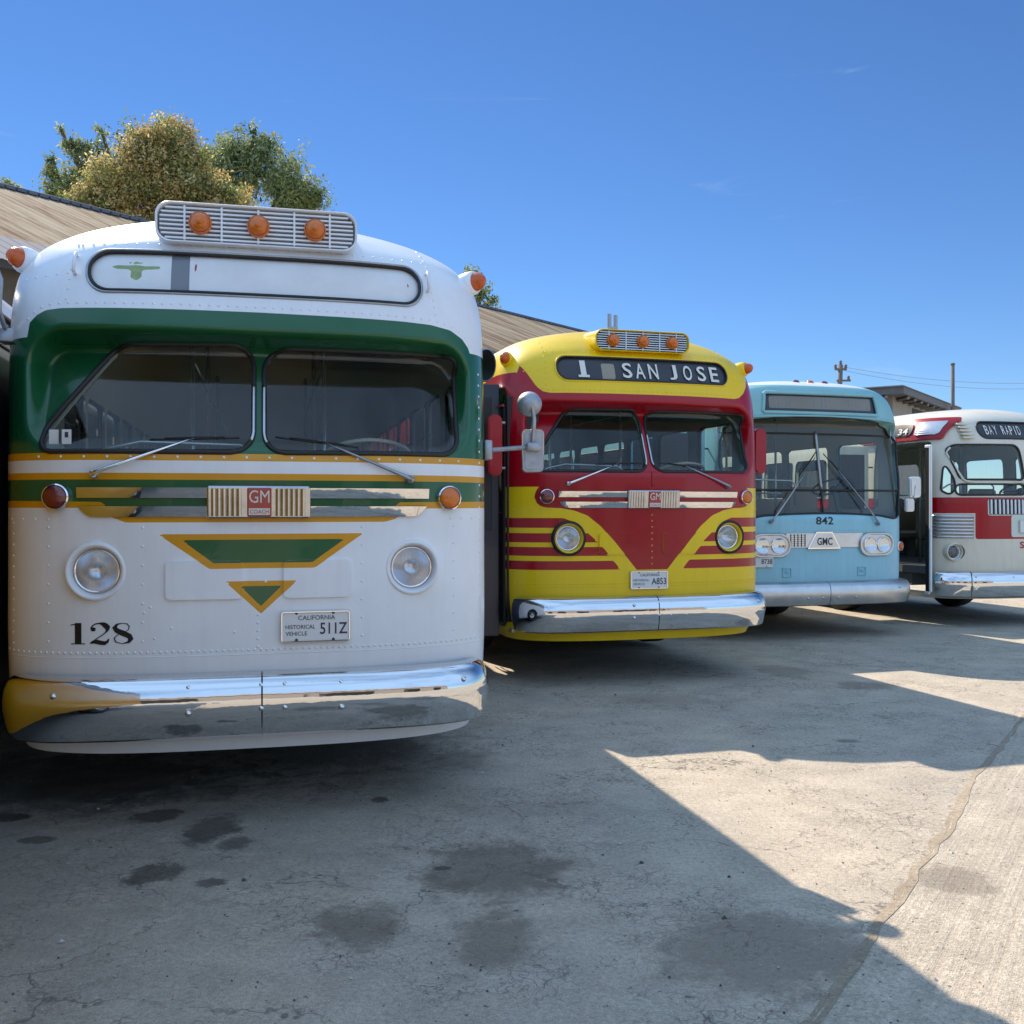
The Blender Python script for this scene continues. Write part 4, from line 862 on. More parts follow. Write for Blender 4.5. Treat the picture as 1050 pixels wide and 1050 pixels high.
sh.cut(lambda X: np.where((X[:,0] < -.7) & (X[:,1] > .2), rrect(X[:,1], X[:,2], 1.05, 1.44, .55, 1.02, .05), -1))
side_windows(sh, root, {-1: [(1.85+i*.95, 2.68+i*.95) for i in range(6)], 1: [(.8,1.5)]+[(1.7+i*.95, 2.53+i*.95) for i in range(6)]}, 1.72, 2.32, 0)
for s_ in (-1, 1): sh.cut(lambda X, s_=s_: front(X, .112-np.hypot(X[:,0]-s_*1.0, X[:,2]-.985)))
for yy in (2.6, L-2.2): sh.cut(lambda X, yy=yy: np.where(np.abs(X[:,0]) > .9, .56-np.hypot(X[:,1]-yy, X[:,2]-.45), -1))
sh.cut(lambda X: np.minimum(1.705-X[:,2], X[:,2]-1.495), 1)
sh.cut(lambda X: front(X, rrect(X[:,0], X[:,2], 0, 1.37, .765, .215, .03)), 1); sh.cut(lambda X: front(X, rrect(X[:,0], X[:,2], 0, 1.325, .26, .145, .03)), 2); sh.cut(lambda X: front(X, rrect(X[:,0], X[:,2], 0, 1.575, .60, .11, .03)), 2)
lin = Shell.__new__(Shell); lin.B = B; lin.V = sh.V; lin.X = sh.X; lin.T = sh.T; lin.M = np.zeros(len(sh.T), int); lin.build('cabin_lining', ['liner'], root, off=-.05)
finish_body(sh, root, ['cream_paint','maroon_paint','bay_panel'])
k = MB()
for i in range(20): x = -.56+i*.059; k.tube([SP(B, x, z, .012) for z in np.linspace(1.485,1.675,6)], .014, 0, 6)
strip(k, -.58, .58, 1.475, 1.685, .003, 1); k.build('radiator_grille', ['white_paint','black'], root, smooth=False)
k = MB()
for s in (-1, 1):
    k = MB()
    for i in range(7):
        z = 1.185+i*.045; k.tube([SP(B, s*x, z, .004) for x in np.linspace(.79,1.19,16)], .019, 0, 6)
    k.build('ribbed_panel', 'aluminium', root, smooth=True)
for s in (-1, 1):
    k = MB()
    for i in range(5): z = 2.50+i*.047; k.box(s*.73-.12, s*.73+.12, float(B.S(.73,z))-.03, float(B.S(.73,z))+.06, z-.012, z+.012, 0, .004)
    k.build('louvre', 'cream_paint', root)
    headlight(B, root, s*1.0, .985, .112, .085, 'cream_paint')
license_plate(B, root, .03, 1.32, .35, None, 'EA', hz=.085)
k = MB(); txt_mb(k, 'S', -.13,-.06,1.03,1.12, float(B.S(-.1,1.08))-.004, 0, .02); k.build('lettering', 'maroon_paint', root)
k = MB(); ps = [SP(B, -.98, 2.37, .012), SP(B,-1.03,2.30,.012), SP(B, -.90, 1.95, .012), SP(B,-.86,1.915,.012), SP(B, -.03, 1.908, .012)]; k.tube(ps, .017, 0, 6); k.build('window_moulding', 'cream_paint', root, smooth=True)
bumper_sweep(root, plan_path(1.20, .60, 2.5, 0, .04, .36), [(o, .415+(z-.45)*1.1) for o, z in BUMP_PROF], 'chrome', seam=-.86, bolts=[(-.80,.66),(-.80,.5),(-.3,.66)])
# side sign housing over the door
def side_x(B, y, z):
    y = np.asarray(y, float); z = np.asarray(z, float); w_, c_, yf0 = [np.interp(z, B.R[:,0], B.R[:,k]) for k in (2,3,1)]
    return -w_*(1-np.clip((yf0+c_-y)/c_, 0, 1)**B.n)**(1/B.n)
q = Shell(B, .03, .05); p = q.cut(lambda X: np.where((X[:,0] < -.45), rrect(X[:,1], X[:,2], 1.16, 2.615, .76, .135, .03), -1)); hs = p.build('side_sign_housing', ['maroon_paint'], root, off=.05, rim=.06)
q = Shell(B, .03, .05); p = q.cut(lambda X: np.where((X[:,0] < -.45), rrect(X[:,1], X[:,2], .60, 2.615, .15, .08, .01), -1)); lpn = p.build('louvre_panel', ['aluminium'], hs, off=.062, rim=.02)
k = MB()
for i in range(6): ys_ = np.linspace(.47,.73,9); zz_ = 2.555+i*.024+0*ys_; k.tube([(float(x)-.068*.9, float(y)-.02, float(z)) for x,y,z in zip(side_x(B, ys_, zz_), ys_, zz_)], .008, 0, 5)
k.build('slats', 'aluminium', lpn, smooth=True)
q = Shell(B, .03, .05); p = q.cut(lambda X: np.where((X[:,0] < -.45), rrect(X[:,1], X[:,2], 1.30, 2.615, .50, .075, .06), -1)); sp = p.build('side_sign', ['roll_black'], hs, off=.062, rim=.02)
v, f = text2d('NUEL 34', bold=.015); zz = 2.575+v[:,1]*.085; yy = 1.66-v[:,0]*.80
vv = np.interp(zz, B.R[:,0], B.V); w_ = np.interp(zz, B.R[:,0], B.R[:,2]); c_ = np.interp(zz, B.R[:,0], B.R[:,3]); yf0 = np.interp(zz, B.R[:,0], B.R[:,1])
q_ = np.clip((yf0+c_-yy)/c_, 0, 1); xx = -w_*(1-q_**2.5)**(1/2.5)-.075; link_mesh('lettering', np.stack([xx, yy, zz], 1), f, ['letter_white'], None, sp, False)
k = MB(); k.box(-1.30,-1.265,.30,.335,.45,2.40,0,.008); k.box(-1.30,-1.265,.335,.42,.42,.46,0,.008); k.box(-1.30,-1.265,.335,.42,2.36,2.40,0,.008); k.box(-1.29,-1.275,.335,.41,.46,2.36,1); k.build('door', ['white_paint','black'], root)
interior(B, root, L, 'seat_tan', wheel_x=.6, wm='black', dash_z=1.68, rows=5); added_door_leaf(root, -1.92, -1.30, 1.62, .44, 2.45, 'cream_paint')  # leaf added out of view to shade the gap beside the blue bus
for s in (-1, 1): wheel(root, s*1.14, 2.6); wheel(root, s*1.14, L-2.2)
# ---------------------------------------------------------------- the coach at the left edge
b = 'b0'; B = BODIES[b]; X0, Y0_, a, dz = POSE[b]; root = empty('transit_bus', (X0, Y0_, dz), R(a)); L = B.L
tag(root, 'dark bus with a pale upper body, a sliver at the left edge', 'bus', 'vintage buses parked side by side')
sh = Shell(B, .05)
p = sh.cut(lambda X: front(X, rrect(X[:,0], X[:,2], 0, 2.1, 1.0, .28, .12))); p.build('windshield', ['windshield_glass'], root, off=-.01)
side_windows(sh, root, {-1: [(1.7+i*.9, 2.5+i*.9) for i in range(7)], 1: [(1.7+i*.9, 2.5+i*.9) for i in range(7)]}, 2.42, 2.62, 0)
sh.cut(lambda X: X[:,2]-2.36, 1); sh.cut(lambda X: np.minimum(5.2-X[:,1], 1.9-X[:,2]), 2, [0])
lin = Shell.__new__(Shell); lin.B = B; lin.V = sh.V; lin.X = sh.X; lin.T = sh.T; lin.M = np.zeros(len(sh.T), int); lin.build('cabin_lining', ['liner'], root, off=-.05)
finish_body(sh, root, ['dark_blue_paint','pale_blue_paint','gold_paint'])
interior(B, root, L, rows=5)
for s in (-1, 1): wheel(root, s*1.10, 2.6, .48); wheel(root, s*1.16, L-2.4)
# ---------------------------------------------------------------- ground
def ground_mat(name, base, tint, stains_and_patches, cracks=True, streak=False):
    m = bpy.data.materials.new(name); m.use_nodes = True; nt = m.node_tree; N = nt.nodes; L = nt.links; b = N['Principled BSDF']
    tc = N.new('ShaderNodeTexCoord'); P = tc.outputs['Object']
    def noise(sc, det=6, ro=.6, vec=None, dist=0.):
        n = N.new('ShaderNodeTexNoise'); n.inputs['Scale'].default_value = sc; n.inputs['Detail'].default_value = det; n.inputs['Roughness'].default_value = ro; n.inputs['Distortion'].default_value = dist
        L.new(vec or P, n.inputs['Vector']); return n
    def mr(src, a, b_, c, d, smooth=False):
        n = N.new('ShaderNodeMapRange'); n.inputs[1].default_value = a; n.inputs[2].default_value = b_; n.inputs[3].default_value = c; n.inputs[4].default_value = d
        if smooth: n.interpolation_type = 'SMOOTHSTEP'
        L.new(src, n.inputs[0]); return n.outputs[0]
    def mix(kind, fac, a, c):
        n = N.new('ShaderNodeMix'); n.data_type = 'RGBA'; n.blend_type = kind
        if isinstance(fac, float): n.inputs[0].default_value = fac
        else: L.new(fac, n.inputs[0])
        for s_, q in ((6, a), (7, c)):
            if isinstance(q, tuple): n.inputs[s_].default_value = (*q, 1)
            else: L.new(q, n.inputs[s_])
        return n.outputs[2]
    def math_(op, a, c=None):
        n = N.new('ShaderNodeMath'); n.operation = op
        for i, q in enumerate((a, c)):
            if q is None: continue
            if isinstance(q, (int, float)): n.inputs[i].default_value = q
            else: L.new(q, n.inputs[i])
        return n.outputs[0]
    big = noise(.55, 5, .6); mid = noise(3.2, 8, .7); fine = noise(45, 5, .75); grit = noise(160, 2, .5)
    c = mix('MIX', mr(big.outputs[0], .35, .68, 0, 1), base, tint)
    c = mix('MULTIPLY', 1.0, c, mr(mid.outputs[0], .25, .75, .74, 1.18)); c = mix('MULTIPLY', 1.0, c, mr(fine.outputs[0], .3, .7, .70, 1.24)); c = mix('MULTIPLY', 1.0, c, mr(grit.outputs[0], .35, .65, .84, 1.14))
    vo = N.new('ShaderNodeTexVoronoi'); vo.inputs['Scale'].default_value = 26; L.new(P, vo.inputs['Vector'])
    c = mix('MIX', mr(vo.outputs['Distance'], .05, .11, .45, 0), c, (.62,.58,.5)) if False else c
    sp = noise(70, 1, .4); c = mix('MIX', mr(sp.outputs[0], .70, .74, 0, .55), c, (.62,.60,.55)); sp2 = noise(33, 2, .4); c = mix('MIX', mr(sp2.outputs[0], .70, .73, 0, .7), c, (.05,.05,.05))
    if streak:
        mp = N.new('ShaderNodeMapping'); mp.inputs['Rotation'].default_value = (0,0,-math.atan2(4.79,3.08)); L.new(P, mp.inputs['Vector'])
        m2 = N.new('ShaderNodeMapping'); m2.inputs['Scale'].default_value = (.35,9,1); L.new(mp.outputs[0], m2.inputs['Vector'])
        st = noise(2.2, 7, .75, m2.outputs[0]); c = mix('MULTIPLY', 1.0, c, mr(st.outputs[0], .32, .68, .80, 1.12)); rut = st
    if cracks:
        dn = noise(2.5, 4, .7); av = N.new('ShaderNodeMix'); av.data_type = 'VECTOR'; av.inputs[0].default_value = .28; L.new(P, av.inputs[4]); L.new(dn.outputs['Color'], av.inputs[5])
        for sc, wd, th in ((1.5,.009,.50),(5.5,.016,.50),(17,.05,.46)):
            v = N.new('ShaderNodeTexVoronoi'); v.feature = 'DISTANCE_TO_EDGE'; v.inputs['Scale'].default_value = sc; L.new(av.outputs[1], v.inputs['Vector'])
            g = noise(.9 if sc < 2 else 1.4, 3, .6); f = math_('MULTIPLY', mr(v.outputs['Distance'], 0, wd, 1, 0), mr(g.outputs[0], th, th+.08, 0, .75 if sc < 10 else .5)); c = mix('MIX', f, c, (.07,.065,.06))
    wob = noise(5.5, 8, .78, None, .4); wo = math_('MULTIPLY', math_('SUBTRACT', wob.outputs[0], .5), 2.3); sx = N.new('ShaderNodeSeparateXYZ'); L.new(P, sx.inputs[0]); wet = None
    for (x, y, rx, ry, amt, soft, col) in stains_and_patches:
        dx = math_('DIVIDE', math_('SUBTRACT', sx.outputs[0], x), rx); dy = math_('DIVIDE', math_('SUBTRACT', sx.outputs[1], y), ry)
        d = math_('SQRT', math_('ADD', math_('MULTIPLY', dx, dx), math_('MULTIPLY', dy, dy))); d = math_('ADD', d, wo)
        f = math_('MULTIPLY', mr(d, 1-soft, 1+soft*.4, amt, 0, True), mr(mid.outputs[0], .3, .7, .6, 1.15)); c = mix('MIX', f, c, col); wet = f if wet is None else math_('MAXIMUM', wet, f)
    L.new(c, b.inputs['Base Color']); b.inputs['Roughness'].default_value = .85; b.inputs['Specular IOR Level'].default_value = .3
    if wet is not None: L.new(mr(wet, 0, 1, .88, .55), b.inputs['Roughness'])
    hh = math_('ADD', math_('MULTIPLY', fine.outputs[0], 1.0), math_('MULTIPLY', grit.outputs[0], .5))
    if streak: hh = math_('ADD', hh, math_('MULTIPLY', rut.outputs[0], 1.2))
    bp = N.new('ShaderNodeBump'); bp.inputs['Distance'].default_value = .012; bp.inputs['Strength'].default_value = .8; L.new(hh, bp.inputs['Height']); L.new(bp.outputs[0], b.inputs['Normal'])
    return m
BR = (.13,.10,.07); OI = (.04,.036,.032)
ST = [(-2.6,4.3,1.9,1.7,.42,.75,(.16,.145,.125)),(-1.0,5.0,1.6,.9,.30,.8,(.16,.145,.125)),(-.06,4.40,.36,.42,.78,.5,BR),(-.57,3.80,.20,.22,.72,.55,BR),(-.06,3.72,.17,.30,.68,.55,BR),(.88,3.60,.42,.40,.66,.45,(.17,.14,.10)),(-.32,6.35,.26,.32,.5,.6,BR),  # opens with two broad, soft, darker patches at near left
 (-1.52,4.36,.12,.14,.8,.25,OI),(-1.80,5.18,.12,.13,.85,.25,OI),(-2.22,4.80,.09,.06,.85,.25,OI),(-2.53,5.15,.11,.08,.8,.3,OI),(-1.44,4.96,.13,.24,.75,.35,OI),(-1.30,4.75,.08,.12,.7,.35,OI),(3.08,8.99,.28,.25,.6,.5,BR),
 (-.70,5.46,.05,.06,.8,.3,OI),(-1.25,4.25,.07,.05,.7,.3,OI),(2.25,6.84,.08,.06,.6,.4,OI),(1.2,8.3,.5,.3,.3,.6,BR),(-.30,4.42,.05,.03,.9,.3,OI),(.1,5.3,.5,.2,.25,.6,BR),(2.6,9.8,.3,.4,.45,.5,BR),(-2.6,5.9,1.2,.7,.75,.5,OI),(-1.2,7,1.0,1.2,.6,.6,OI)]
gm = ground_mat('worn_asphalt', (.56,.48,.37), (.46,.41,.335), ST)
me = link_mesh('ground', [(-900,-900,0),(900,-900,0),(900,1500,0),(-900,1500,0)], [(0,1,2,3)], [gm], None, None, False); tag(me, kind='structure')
cm = ground_mat('driveway_concrete', (.58,.50,.39), (.50,.44,.35), [(1.83,4.28,.20,.17,.6,.35,(.16,.13,.10))], cracks=False, streak=True)
ed = [(.874,3.11),(1.54,4.09),(1.86,4.55),(3.19,6.70),(3.95,7.9)]
pts = []; d = Vector((3.08,4.79)).normalized(); nrm = Vector((d.y,-d.x)); rr = random.Random(3); base = Vector((.90,3.10))
n = 320; left = []
for i in range(n+1):
    t = -14+44*i/n; w = .02*math.sin(t*1.3)+.010*math.sin(t*3.1+1)+rr.uniform(-.010,.010); p = base+d*t+nrm*w; left.append((p.x,p.y,.004))
right = [(p[0]+nrm.x*11, p[1]+nrm.y*11, .004) for p in left]
V = left+right; Fq = [(i,i+n+1,i+n+2,i+1) for i in range(n)]; me = link_mesh('driveway', V, Fq, [cm], None, None, False); tag(me, kind='structure')
# a ragged sealed joint along the driveway edge
jm = ground_mat('joint_filler', (.33,.27,.19), (.42,.35,.26), [], cracks=False); jv = []; 
for i, p in enumerate(left):
    a_ = rr.uniform(.01,.04)+.06*max(0, math.sin(i*.11))*max(0,math.sin(i*.031)); b_ = rr.uniform(.008,.03); jv += [(p[0]-nrm.x*a_, p[1]-nrm.y*a_, .0015), (p[0]+nrm.x*b_, p[1]+nrm.y*b_, .0062)]
me = link_mesh('pavement_joint', jv, [(2*i,2*i+1,2*i+3,2*i+2) for i in range(n)], [jm], None, None, False); tag(me, kind='structure')
# loose grit
k = MB(); r2 = random.Random(11)
for i in range(900):
    y = 2.6+r2.random()**1.6*9; x = r2.uniform(-.55,.52)*y; s = r2.uniform(.002,.006)*(1+(r2.random() > .95)*1.2); z = s*.3+(.0 if True else 0)
    vs = [(x+s*r2.uniform(.6,1.2)*math.cos(t), y+s*r2.uniform(.6,1.2)*math.sin(t), .003) for t in (0,1.3,2.6,3.9,5.2)]+[(x,y,.004+s*.8)]
    k.add(vs, [(q,(q+1)%5,5) for q in range(5)], 0 if r2.random() < .55 else 1)
mat('pebble_light', (.5,.47,.42), .8); mat('pebble_dark', (.07,.065,.06), .8)
o = k.build('gravel', ['pebble_light','pebble_dark'], None); tag(o, 'scattered grit and small stones on the worn pavement', 'gravel', None, 'stuff')
# ---------------------------------------------------------------- long shed behind
def metal_roof_mat(name, c0, c1, c2):
    m = bpy.data.materials.new(name); m.use_nodes = True; nt = m.node_tree; N = nt.nodes; L = nt.links; b = N['Principled BSDF']; tc = N.new('ShaderNodeTexCoord')
    mp = N.new('ShaderNodeMapping'); mp.inputs['Scale'].default_value = (1.6,.22,.22); mp.inputs['Rotation'].default_value = (0,0,0); L.new(tc.outputs['Object'], mp.inputs['Vector'])
    n = N.new('ShaderNodeTexNoise'); n.inputs['Scale'].default_value = 1.3; n.inputs['Detail'].default_value = 8; n.inputs['Roughness'].default_value = .72; L.new(mp.outputs[0], n.inputs['Vector'])
    cr = N.new('ShaderNodeValToRGB'); cr.color_ramp.elements[0].position = .38; cr.color_ramp.elements[0].color = (*c0,1); cr.color_ramp.elements[1].position = .62; cr.color_ramp.elements[1].color = (*c2,1)
    e = cr.color_ramp.elements.new(.5); e.color = (*c1,1); L.new(n.outputs[0], cr.inputs[0]); L.new(cr.outputs[0], b.inputs['Base Color']); b.inputs['Roughness'].default_value = .95; b.inputs['Specular IOR Level'].default_value = .08; return m
RD = Vector((.606,.795,0)); RN = Vector((-.795,.606,0)); E0 = Vector((-7.37,14.74,0)); sh_root = empty('storage_shed', E0, math.atan2(RD.y, RD.x))
tag(sh_root, 'long shed with a weathered tan metal gable roof behind the buses', 'shed')
rmt = metal_roof_mat('rusty_roof', (.13,.08,.045), (.27,.21,.14), (.36,.30,.22)); MATS['rusty_roof'] = rmt; mat('shed_wall', (.16,.14,.12), .8, var=.3); mat('lap_metal', (.15,.17,.21), .85, 0., var=.2, spec=.1)
S0, S1, EH, RH, W = -9., 32.0, 5.2, 8.85, 8.5
def roof_sheet(name, s0, s1, t0, t1, m, lift=0., flip=False):
    k = MB(); pr = []; x = s0
    while x < s1:
        for dx, dz_ in ((0,0),(.17,0),(.19,.009),(.22,.009),(.24,0)):
            if x+dx <= s1+.01: pr.append((x+dx, dz_))
        x += .26
    vs = []
    for (x, z) in pr:
        for t in (t0, t1):
            yy = W*t if not flip else 2*W-W*t; vs.append((x, yy, EH+(RH-EH)*t+z+lift))
    k.add(vs, [(2*i,2*i+2,2*i+3,2*i+1) for i in range(len(pr)-1)], 0); return k.build(name, m, sh_root)
roof_sheet('roof', S0, S1, 0, 1, 'rusty_roof'); roof_sheet('roof', S0, S1, 0, 1, 'rusty_roof', 0, True); 
roof_sheet('lower_roof_strip', S0, 1.6, -.06, .17, 'lap_metal', .05)  # grey-blue sheet over the lower left end of the roof
k = MB(); k.tube([(S0-.1,W,RH+.05),(S1+.1,W,RH+.03)], .06, 0, 8); x = S0
while x < S1: k.box(x,x+.2,W-.12,W+.12,RH-.02,RH+.06,0); x += .26
k.build('ridge_cap', 'lap_metal', sh_root)
k = MB(); k.box(S0+.3,S1-.3,.35,2*W-.35,0,EH+.05,0); k.add([(S1-.29,.35,EH),(S1-.29,2*W-.35,EH),(S1-.29,W,RH-.2),(S0+.29,.35,EH),(S0+.29,2*W-.35,EH),(S0+.29,W,RH-.2)], [(0,1,2),(3,5,4)], 0)
for i in range(8): k.box(S0+1.5+i*4.2,S0+4.2+i*4.2,.30,.36,.3,3.4,1)
k.build('wall', ['shed_wall','black'], sh_root); k = MB(); k.box(S0,S1,-.06,0,EH-.18,EH+.02,0); k.build('fascia', 'lap_metal', sh_root)
# ---------------------------------------------------------------- flat-roofed house on the right
mat('stucco', (.36,.32,.27), .85, var=.15); mat('roof_edge', (.16,.155,.15), .7, var=.2); mat('timber', (.24,.21,.18), .8, var=.2); mat('roof_gravel', (.45,.42,.36), .9)
hs = empty('low_house', (15.3,40,0)); tag(hs, 'low house with a grey overhanging roof behind the blue bus', 'house')
A_ = Vector((0,0)); B_ = Vector((6.1,8.8)); C_ = Vector((-6.5,4.6)); D_ = B_+C_
def slab(k, sc, z0, z1, m):
    c = (A_+B_+C_+D_)/4; q = [(c.x+(p.x-c.x)*sc, c.y+(p.y-c.y)*sc) for p in (A_,B_,D_,C_)]
    k.add([(x,y,z0) for x,y in q]+[(x,y,z1) for x,y in q], [(3,2,1,0),(4,5,6,7),(0,1,5,4),(1,2,6,5),(2,3,7,6),(3,0,4,7)], m)
k = MB(); slab(k, 1, 6.07, 6.38, 0); slab(k, .985, 6.38, 6.42, 1); slab(k, 1.01, 6.34, 6.375, 0); k.build('roof', ['roof_edge','roof_gravel'], hs)
k = MB(); slab(k, .84, 0, 6.07, 0); k.build('wall', 'stucco', hs)
k = MB(); c = (A_+B_+C_+D_)/4
for t in np.linspace(.08,.92,9):
    for (p, q) in ((A_,C_),(A_,B_)): s = p+(q-p)*t; e = c+(s-c)*.80; k.tube([(s.x*.99+c.x*.01,s.y*.99+c.y*.01,5.98),(e.x,e.y,5.98)], .08, 0, 4)
k.build('rafter', 'timber', hs)
k = MB(); p = A_+(B_-A_)*.35; q = A_+(B_-A_)*.62; f_ = lambda s: c+(s-c)*.845; a_, b_ = f_(p), f_(q); k.add([(a_.x,a_.y,5.2),(b_.x,b_.y,5.2),(b_.x,b_.y,5.85),(a_.x,a_.y,5.85)], [(0,1,2,3)], 0); k.build('window', 'black', hs)
k = MB(); k.box(-5.1,-4.4,2.5,3.3,6.4,6.75,0,.03); k.box(-3.4,-2.2,2.5,3.3,6.42,6.62,1,.03); k.build('roof_unit', ['white_paint','roof_edge'], hs)
# ---------------------------------------------------------------- poles and wires
mat('weathered_pole', (.17,.14,.12), .85, var=.3)
def at(px, py, Y): return Vector(((px-525)/1050*Y, Y, 1.55+(522-py)/1050*Y))
p = at(862,374,52); r_ = empty('utility_pole', (p.x,p.y,0)); tag(r_, 'leaning utility pole with insulators beside the low house roof', 'utility pole')
k = MB(); k.tube([(-.35,0,0),(0,0,p.z)], [.17,.12], 0, 8); k.build('pole', 'weathered_pole', r_, smooth=True)
k = MB(); k.box(-.3,.3,-.06,.06,p.z-.28,p.z-.18,0); k.box(-.2,.5,-.06,.06,p.z-.85,p.z-.76,0)
for x, z in ((-.26,p.z-.1),(.26,p.z-.1),(.4,p.z-.68),(0,p.z+.1)): k.lathe([(.05,-.1),(.09,-.05),(.05,0),(.09,.05),(.03,.12),(.001,.13)], Matrix.Translation((x,0,z)), 0, 8)
k.build('crossarm', 'weathered_pole', r_)
p2_ = at(977,374,46); k = MB(); k.tube([(0,0,0),(0,0,p2_.z)], [.11,.08], 0, 8); k.lathe([(.08,-.02),(.1,.0),(.1,.06),(.001,.09)], Matrix.Translation((0,0,p2_.z)), 0, 10); o = k.build('steel_post', 'weathered_pole', None, smooth=True); o.location = (p2_.x,p2_.y,0); tag(o, 'plain thin post rising above the cream bus roof', 'post')
for i, (pa, pb, sag, lab) in enumerate((((864,376,52),(1120,389,60),.5,'upper overhead wire running right from the leaning pole'),((866,380,52),(1120,393,60),.6,'lower overhead wire running right from the leaning pole'))):
    a_, b_ = at(*pa), at(*pb); k = MB(); k.tube([a_.lerp(b_, t)-Vector((0,0,sag*4*t*(1-t))) for t in np.linspace(0,1,24)], .014, 0, 5); o = k.build('overhead_wire', 'galvanised', None, smooth=True); tag(o, lab, 'wire', 'overhead wires')
p = at(628,322,40); k = MB(); k.tube([(-.12,0,0),(-.12,0,p.z)], .09, 0, 6); k.tube([(.12,0,0),(.12,0,p.z-.05)], .09, 0, 6); k.box(-.2,.2,-.1,.1,p.z-.6,p.z-.5,0); o = k.build('flue_pipe', 'galvanised', None, smooth=False); o.location = (p.x,p.y,0); tag(o, 'twin grey pipe sticking up behind the yellow bus roof', 'pipe')
# ---------------------------------------------------------------- trees
def leafmat(name, col, tr=.25):
    m = bpy.data.materials.new(name); m.use_nodes = True; b = m.node_tree.nodes['Principled BSDF']; b.inputs['Base Color'].default_value = (*col,1); b.inputs['Roughness'].default_value = .55; b.inputs['Specular IOR Level'].default_value = .3
    nt = m.node_tree; t = nt.nodes.new('ShaderNodeBsdfTranslucent'); t.inputs[0].default_value = (*[min(q*1.1, 1) for q in col],1); x = nt.nodes.new('ShaderNodeMixShader'); x.inputs[0].default_value = .4
    nt.links.new(b.outputs[0], x.inputs[1]); nt.links.new(t.outputs[0], x.inputs[2]); nt.links.new(x.outputs[0], nt.nodes['Material Output'].inputs[0]); MATS[name] = m
for nm, c in (('leaf_green',(.20,.26,.08)),('leaf_dark',(.09,.13,.05)),('leaf_olive',(.32,.33,.10)),('leaf_gold',(.62,.47,.19)),('leaf_bronze',(.44,.30,.13)),('leaf_cream',(.74,.66,.38)),('leaf_grey',(.30,.36,.20)),('leaf_pale',(.44,.48,.22))): leafmat(nm, c)
mat('bark', (.13,.10,.08), .9, bump=.02, bscale=12, var=.3)
def tree(label, cat, Y, base, blobs, mats, wts, nclump, per, leaf, seed, loose=.0, long=1.0, name='broadleaf_tree'):
    r = np.random.default_rng(seed); sc = Y/1050; bx = (base-525)*sc; root = empty(name, (bx,Y,0)); tag(root, label, cat)
    cs = [((px-525)*sc-bx, dy, 1.55+(522-py)*sc, rad*sc) for (px,py,rad,dy) in blobs]; vol = np.array([c[3]**2.2 for c in cs]); vol /= vol.sum()
    V = []; Mi = []; ends = []
    for i in range(nclump):
        c = cs[r.choice(len(cs), p=vol)]; d = r.normal(size=3); d /= np.linalg.norm(d); rad = c[3]*(r.uniform(.55,1.0) if r.random() < .75 else r.uniform(.1,1.0)*1.0)*(1+loose*max(r.normal(),-.5))
        cp = np.array([c[0],c[1],c[2]])+d*rad*np.array([1,1,.95]); ends.append(cp); cr = c[3]*r.uniform(.10,.22)+.10; n = max(int(per*r.uniform(.5,1.4)), 4); m = r.choice(len(mats), p=wts)
        q = r.normal(size=(n,3))*cr*.6; ctr = cp+q; out = d*.6+r.normal(size=(n,3))*.75; out /= np.linalg.norm(out, axis=1, keepdims=True)
        a = np.cross(out, r.normal(size=(n,3))); a /= np.linalg.norm(a, axis=1, keepdims=True); b = np.cross(out, a); s = leaf*r.uniform(.6,1.3,size=(n,1)); l = s*long
        V.append(np.stack([ctr-a*l, ctr+b*s*.5+out*s*.12, ctr+a*l, ctr-b*s*.5+out*s*.12], 1).reshape(-1,3)); mm = np.full(n, m); k_ = r.random(n) < .22; mm[k_] = r.choice(len(mats), size=k_.sum(), p=wts); Mi.append(mm)
    V = np.concatenate(V); F_ = np.arange(len(V)).reshape(-1,4); link_mesh('crown', V, F_, mats, np.concatenate(Mi), root, False)
    k = MB(); top = max(c[2] for c in cs); k.tube([(0,0,0),(.1,0,top*.3),(.0,.1,top*.55)], [.35,.26,.2], 0, 8)
    for c in cs:
        p0 = Vector((.05,.05,top*.42)); p1 = Vector(c[:3]); mid = p0.lerp(p1, .55)+Vector((0,0,-.3)); k.tube([p0, mid, p1, p1+Vector((0,0,c[3]*.6))], [.14,.09,.05,.015], 0, 6)
        for _ in range(9):
            e = ends[r.integers(len(ends))]
            if np.linalg.norm(e-np.array(p1)) < c[3]*1.25: k.tube([p1, (p1+Vector(e))/2+Vector((0,0,.1)), Vector(e)], [.035,.02,.008], 0, 4)
    k.build('trunk', 'bark', root, smooth=True)
tree('bushy tree with golden bronze foliage rising over the shed roof', 'tree', 29, 165, [(160,175,42,0),(125,190,30,-.3),(200,185,30,0),(175,150,30,0),(145,155,27,.2),(110,205,30,0),(215,205,24,-.2),(165,210,45,0),(90,215,25,0),(240,215,25,0)],
     ['leaf_gold','leaf_bronze','leaf_olive','leaf_cream','leaf_green','leaf_dark'], [.26,.18,.20,.12,.16,.08], 1000, 58, .052, 5, .19)
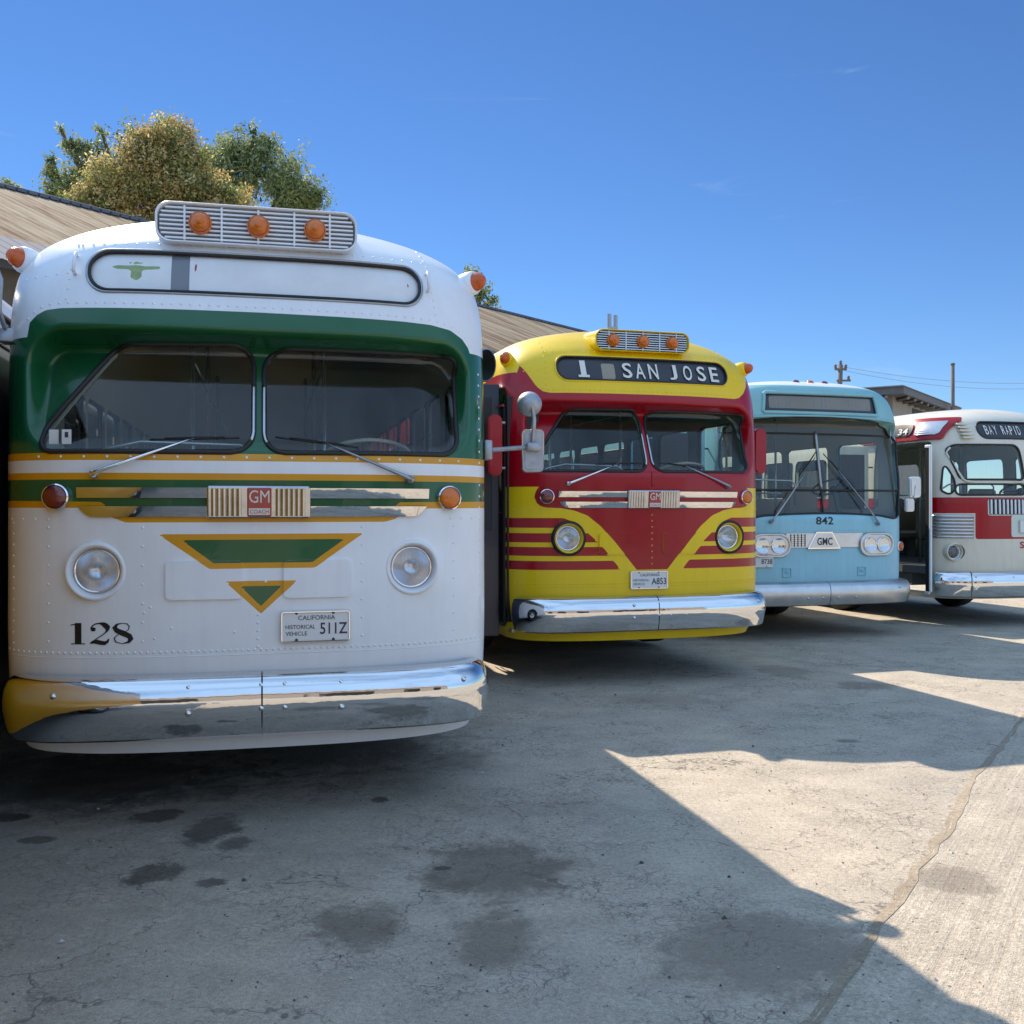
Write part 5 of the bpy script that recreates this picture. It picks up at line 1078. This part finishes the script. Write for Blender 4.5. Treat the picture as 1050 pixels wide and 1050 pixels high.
tree('loose grey-green tree behind the golden one, reaching out on both sides of it', 'tree', 33, 190, [(75,200,22,0),(85,170,16,0),(62,132,6,0),(72,145,9,0),(85,152,11,0),(100,155,12,0),(105,138,6,0),(52,170,7,0),(230,185,34,0),(245,155,20,0),(268,165,22,0),(262,135,7,0),(290,190,26,0),(300,205,30,0),(235,145,11,.3),(320,208,11,0),(328,200,6,0),(272,150,12,0),(215,165,18,0),(55,185,11,0),(50,205,14,0),(172,128,6,0),(164,122,4,0)],
     ['leaf_grey','leaf_green','leaf_olive','leaf_pale','leaf_dark'], [.34,.24,.18,.14,.10], 680, 36, .055, 9, .33, 1.5)
tree('small sparse tree top showing between the white bus and the sky', 'tree', 42, 488, [(484,282,9,0),(492,300,13,0),(500,315,14,0),(482,312,13,0),(488,295,8,0),(470,330,20,0)], ['leaf_grey','leaf_green','leaf_pale','leaf_dark'], [.35,.25,.2,.2], 130, 16, .07, 12, .1, 1.3)
tree('wispy treetop just above the shed ridge at the left edge', 'tree', 34, 5, [(8,188,6,0),(14,194,7,0),(20,197,6,0),(0,196,10,0)], ['leaf_grey','leaf_green','leaf_pale'], [.4,.3,.3], 42, 12, .08, 15, .1, 1.3)
# ---------------------------------------------------------------- across the yard, behind the photographer (seen in glass and chrome)
mat('warehouse_wall', (.24,.22,.20), .8, var=.1); mat('warehouse_roof', (.3,.28,.27), .8)
w = empty('warehouse', (0,-22,0), R(8)); tag(w, 'pale warehouse across the yard with dark doors, seen only in reflections', 'warehouse')
k = MB(); k.box(-26,30,-10,0,0,4.6,0); k.build('wall', 'warehouse_wall', w); k = MB(); k.add([(-26.5,-10.5,4.6),(30.5,-10.5,4.6),(30.5,.5,4.6),(-26.5,.5,4.6),(-26.5,-5,6.6),(30.5,-5,6.6)], [(0,3,2,1),(3,4,5,2),(0,1,5,4),(0,4,3),(1,2,5)], 0); k.build('roof', 'warehouse_roof', w)
for i in range(7): k = MB(); k.box(-23+i*7.5,-19.5+i*7.5,-.02,.04,0,3.3,0); k.build('door', 'black', w)
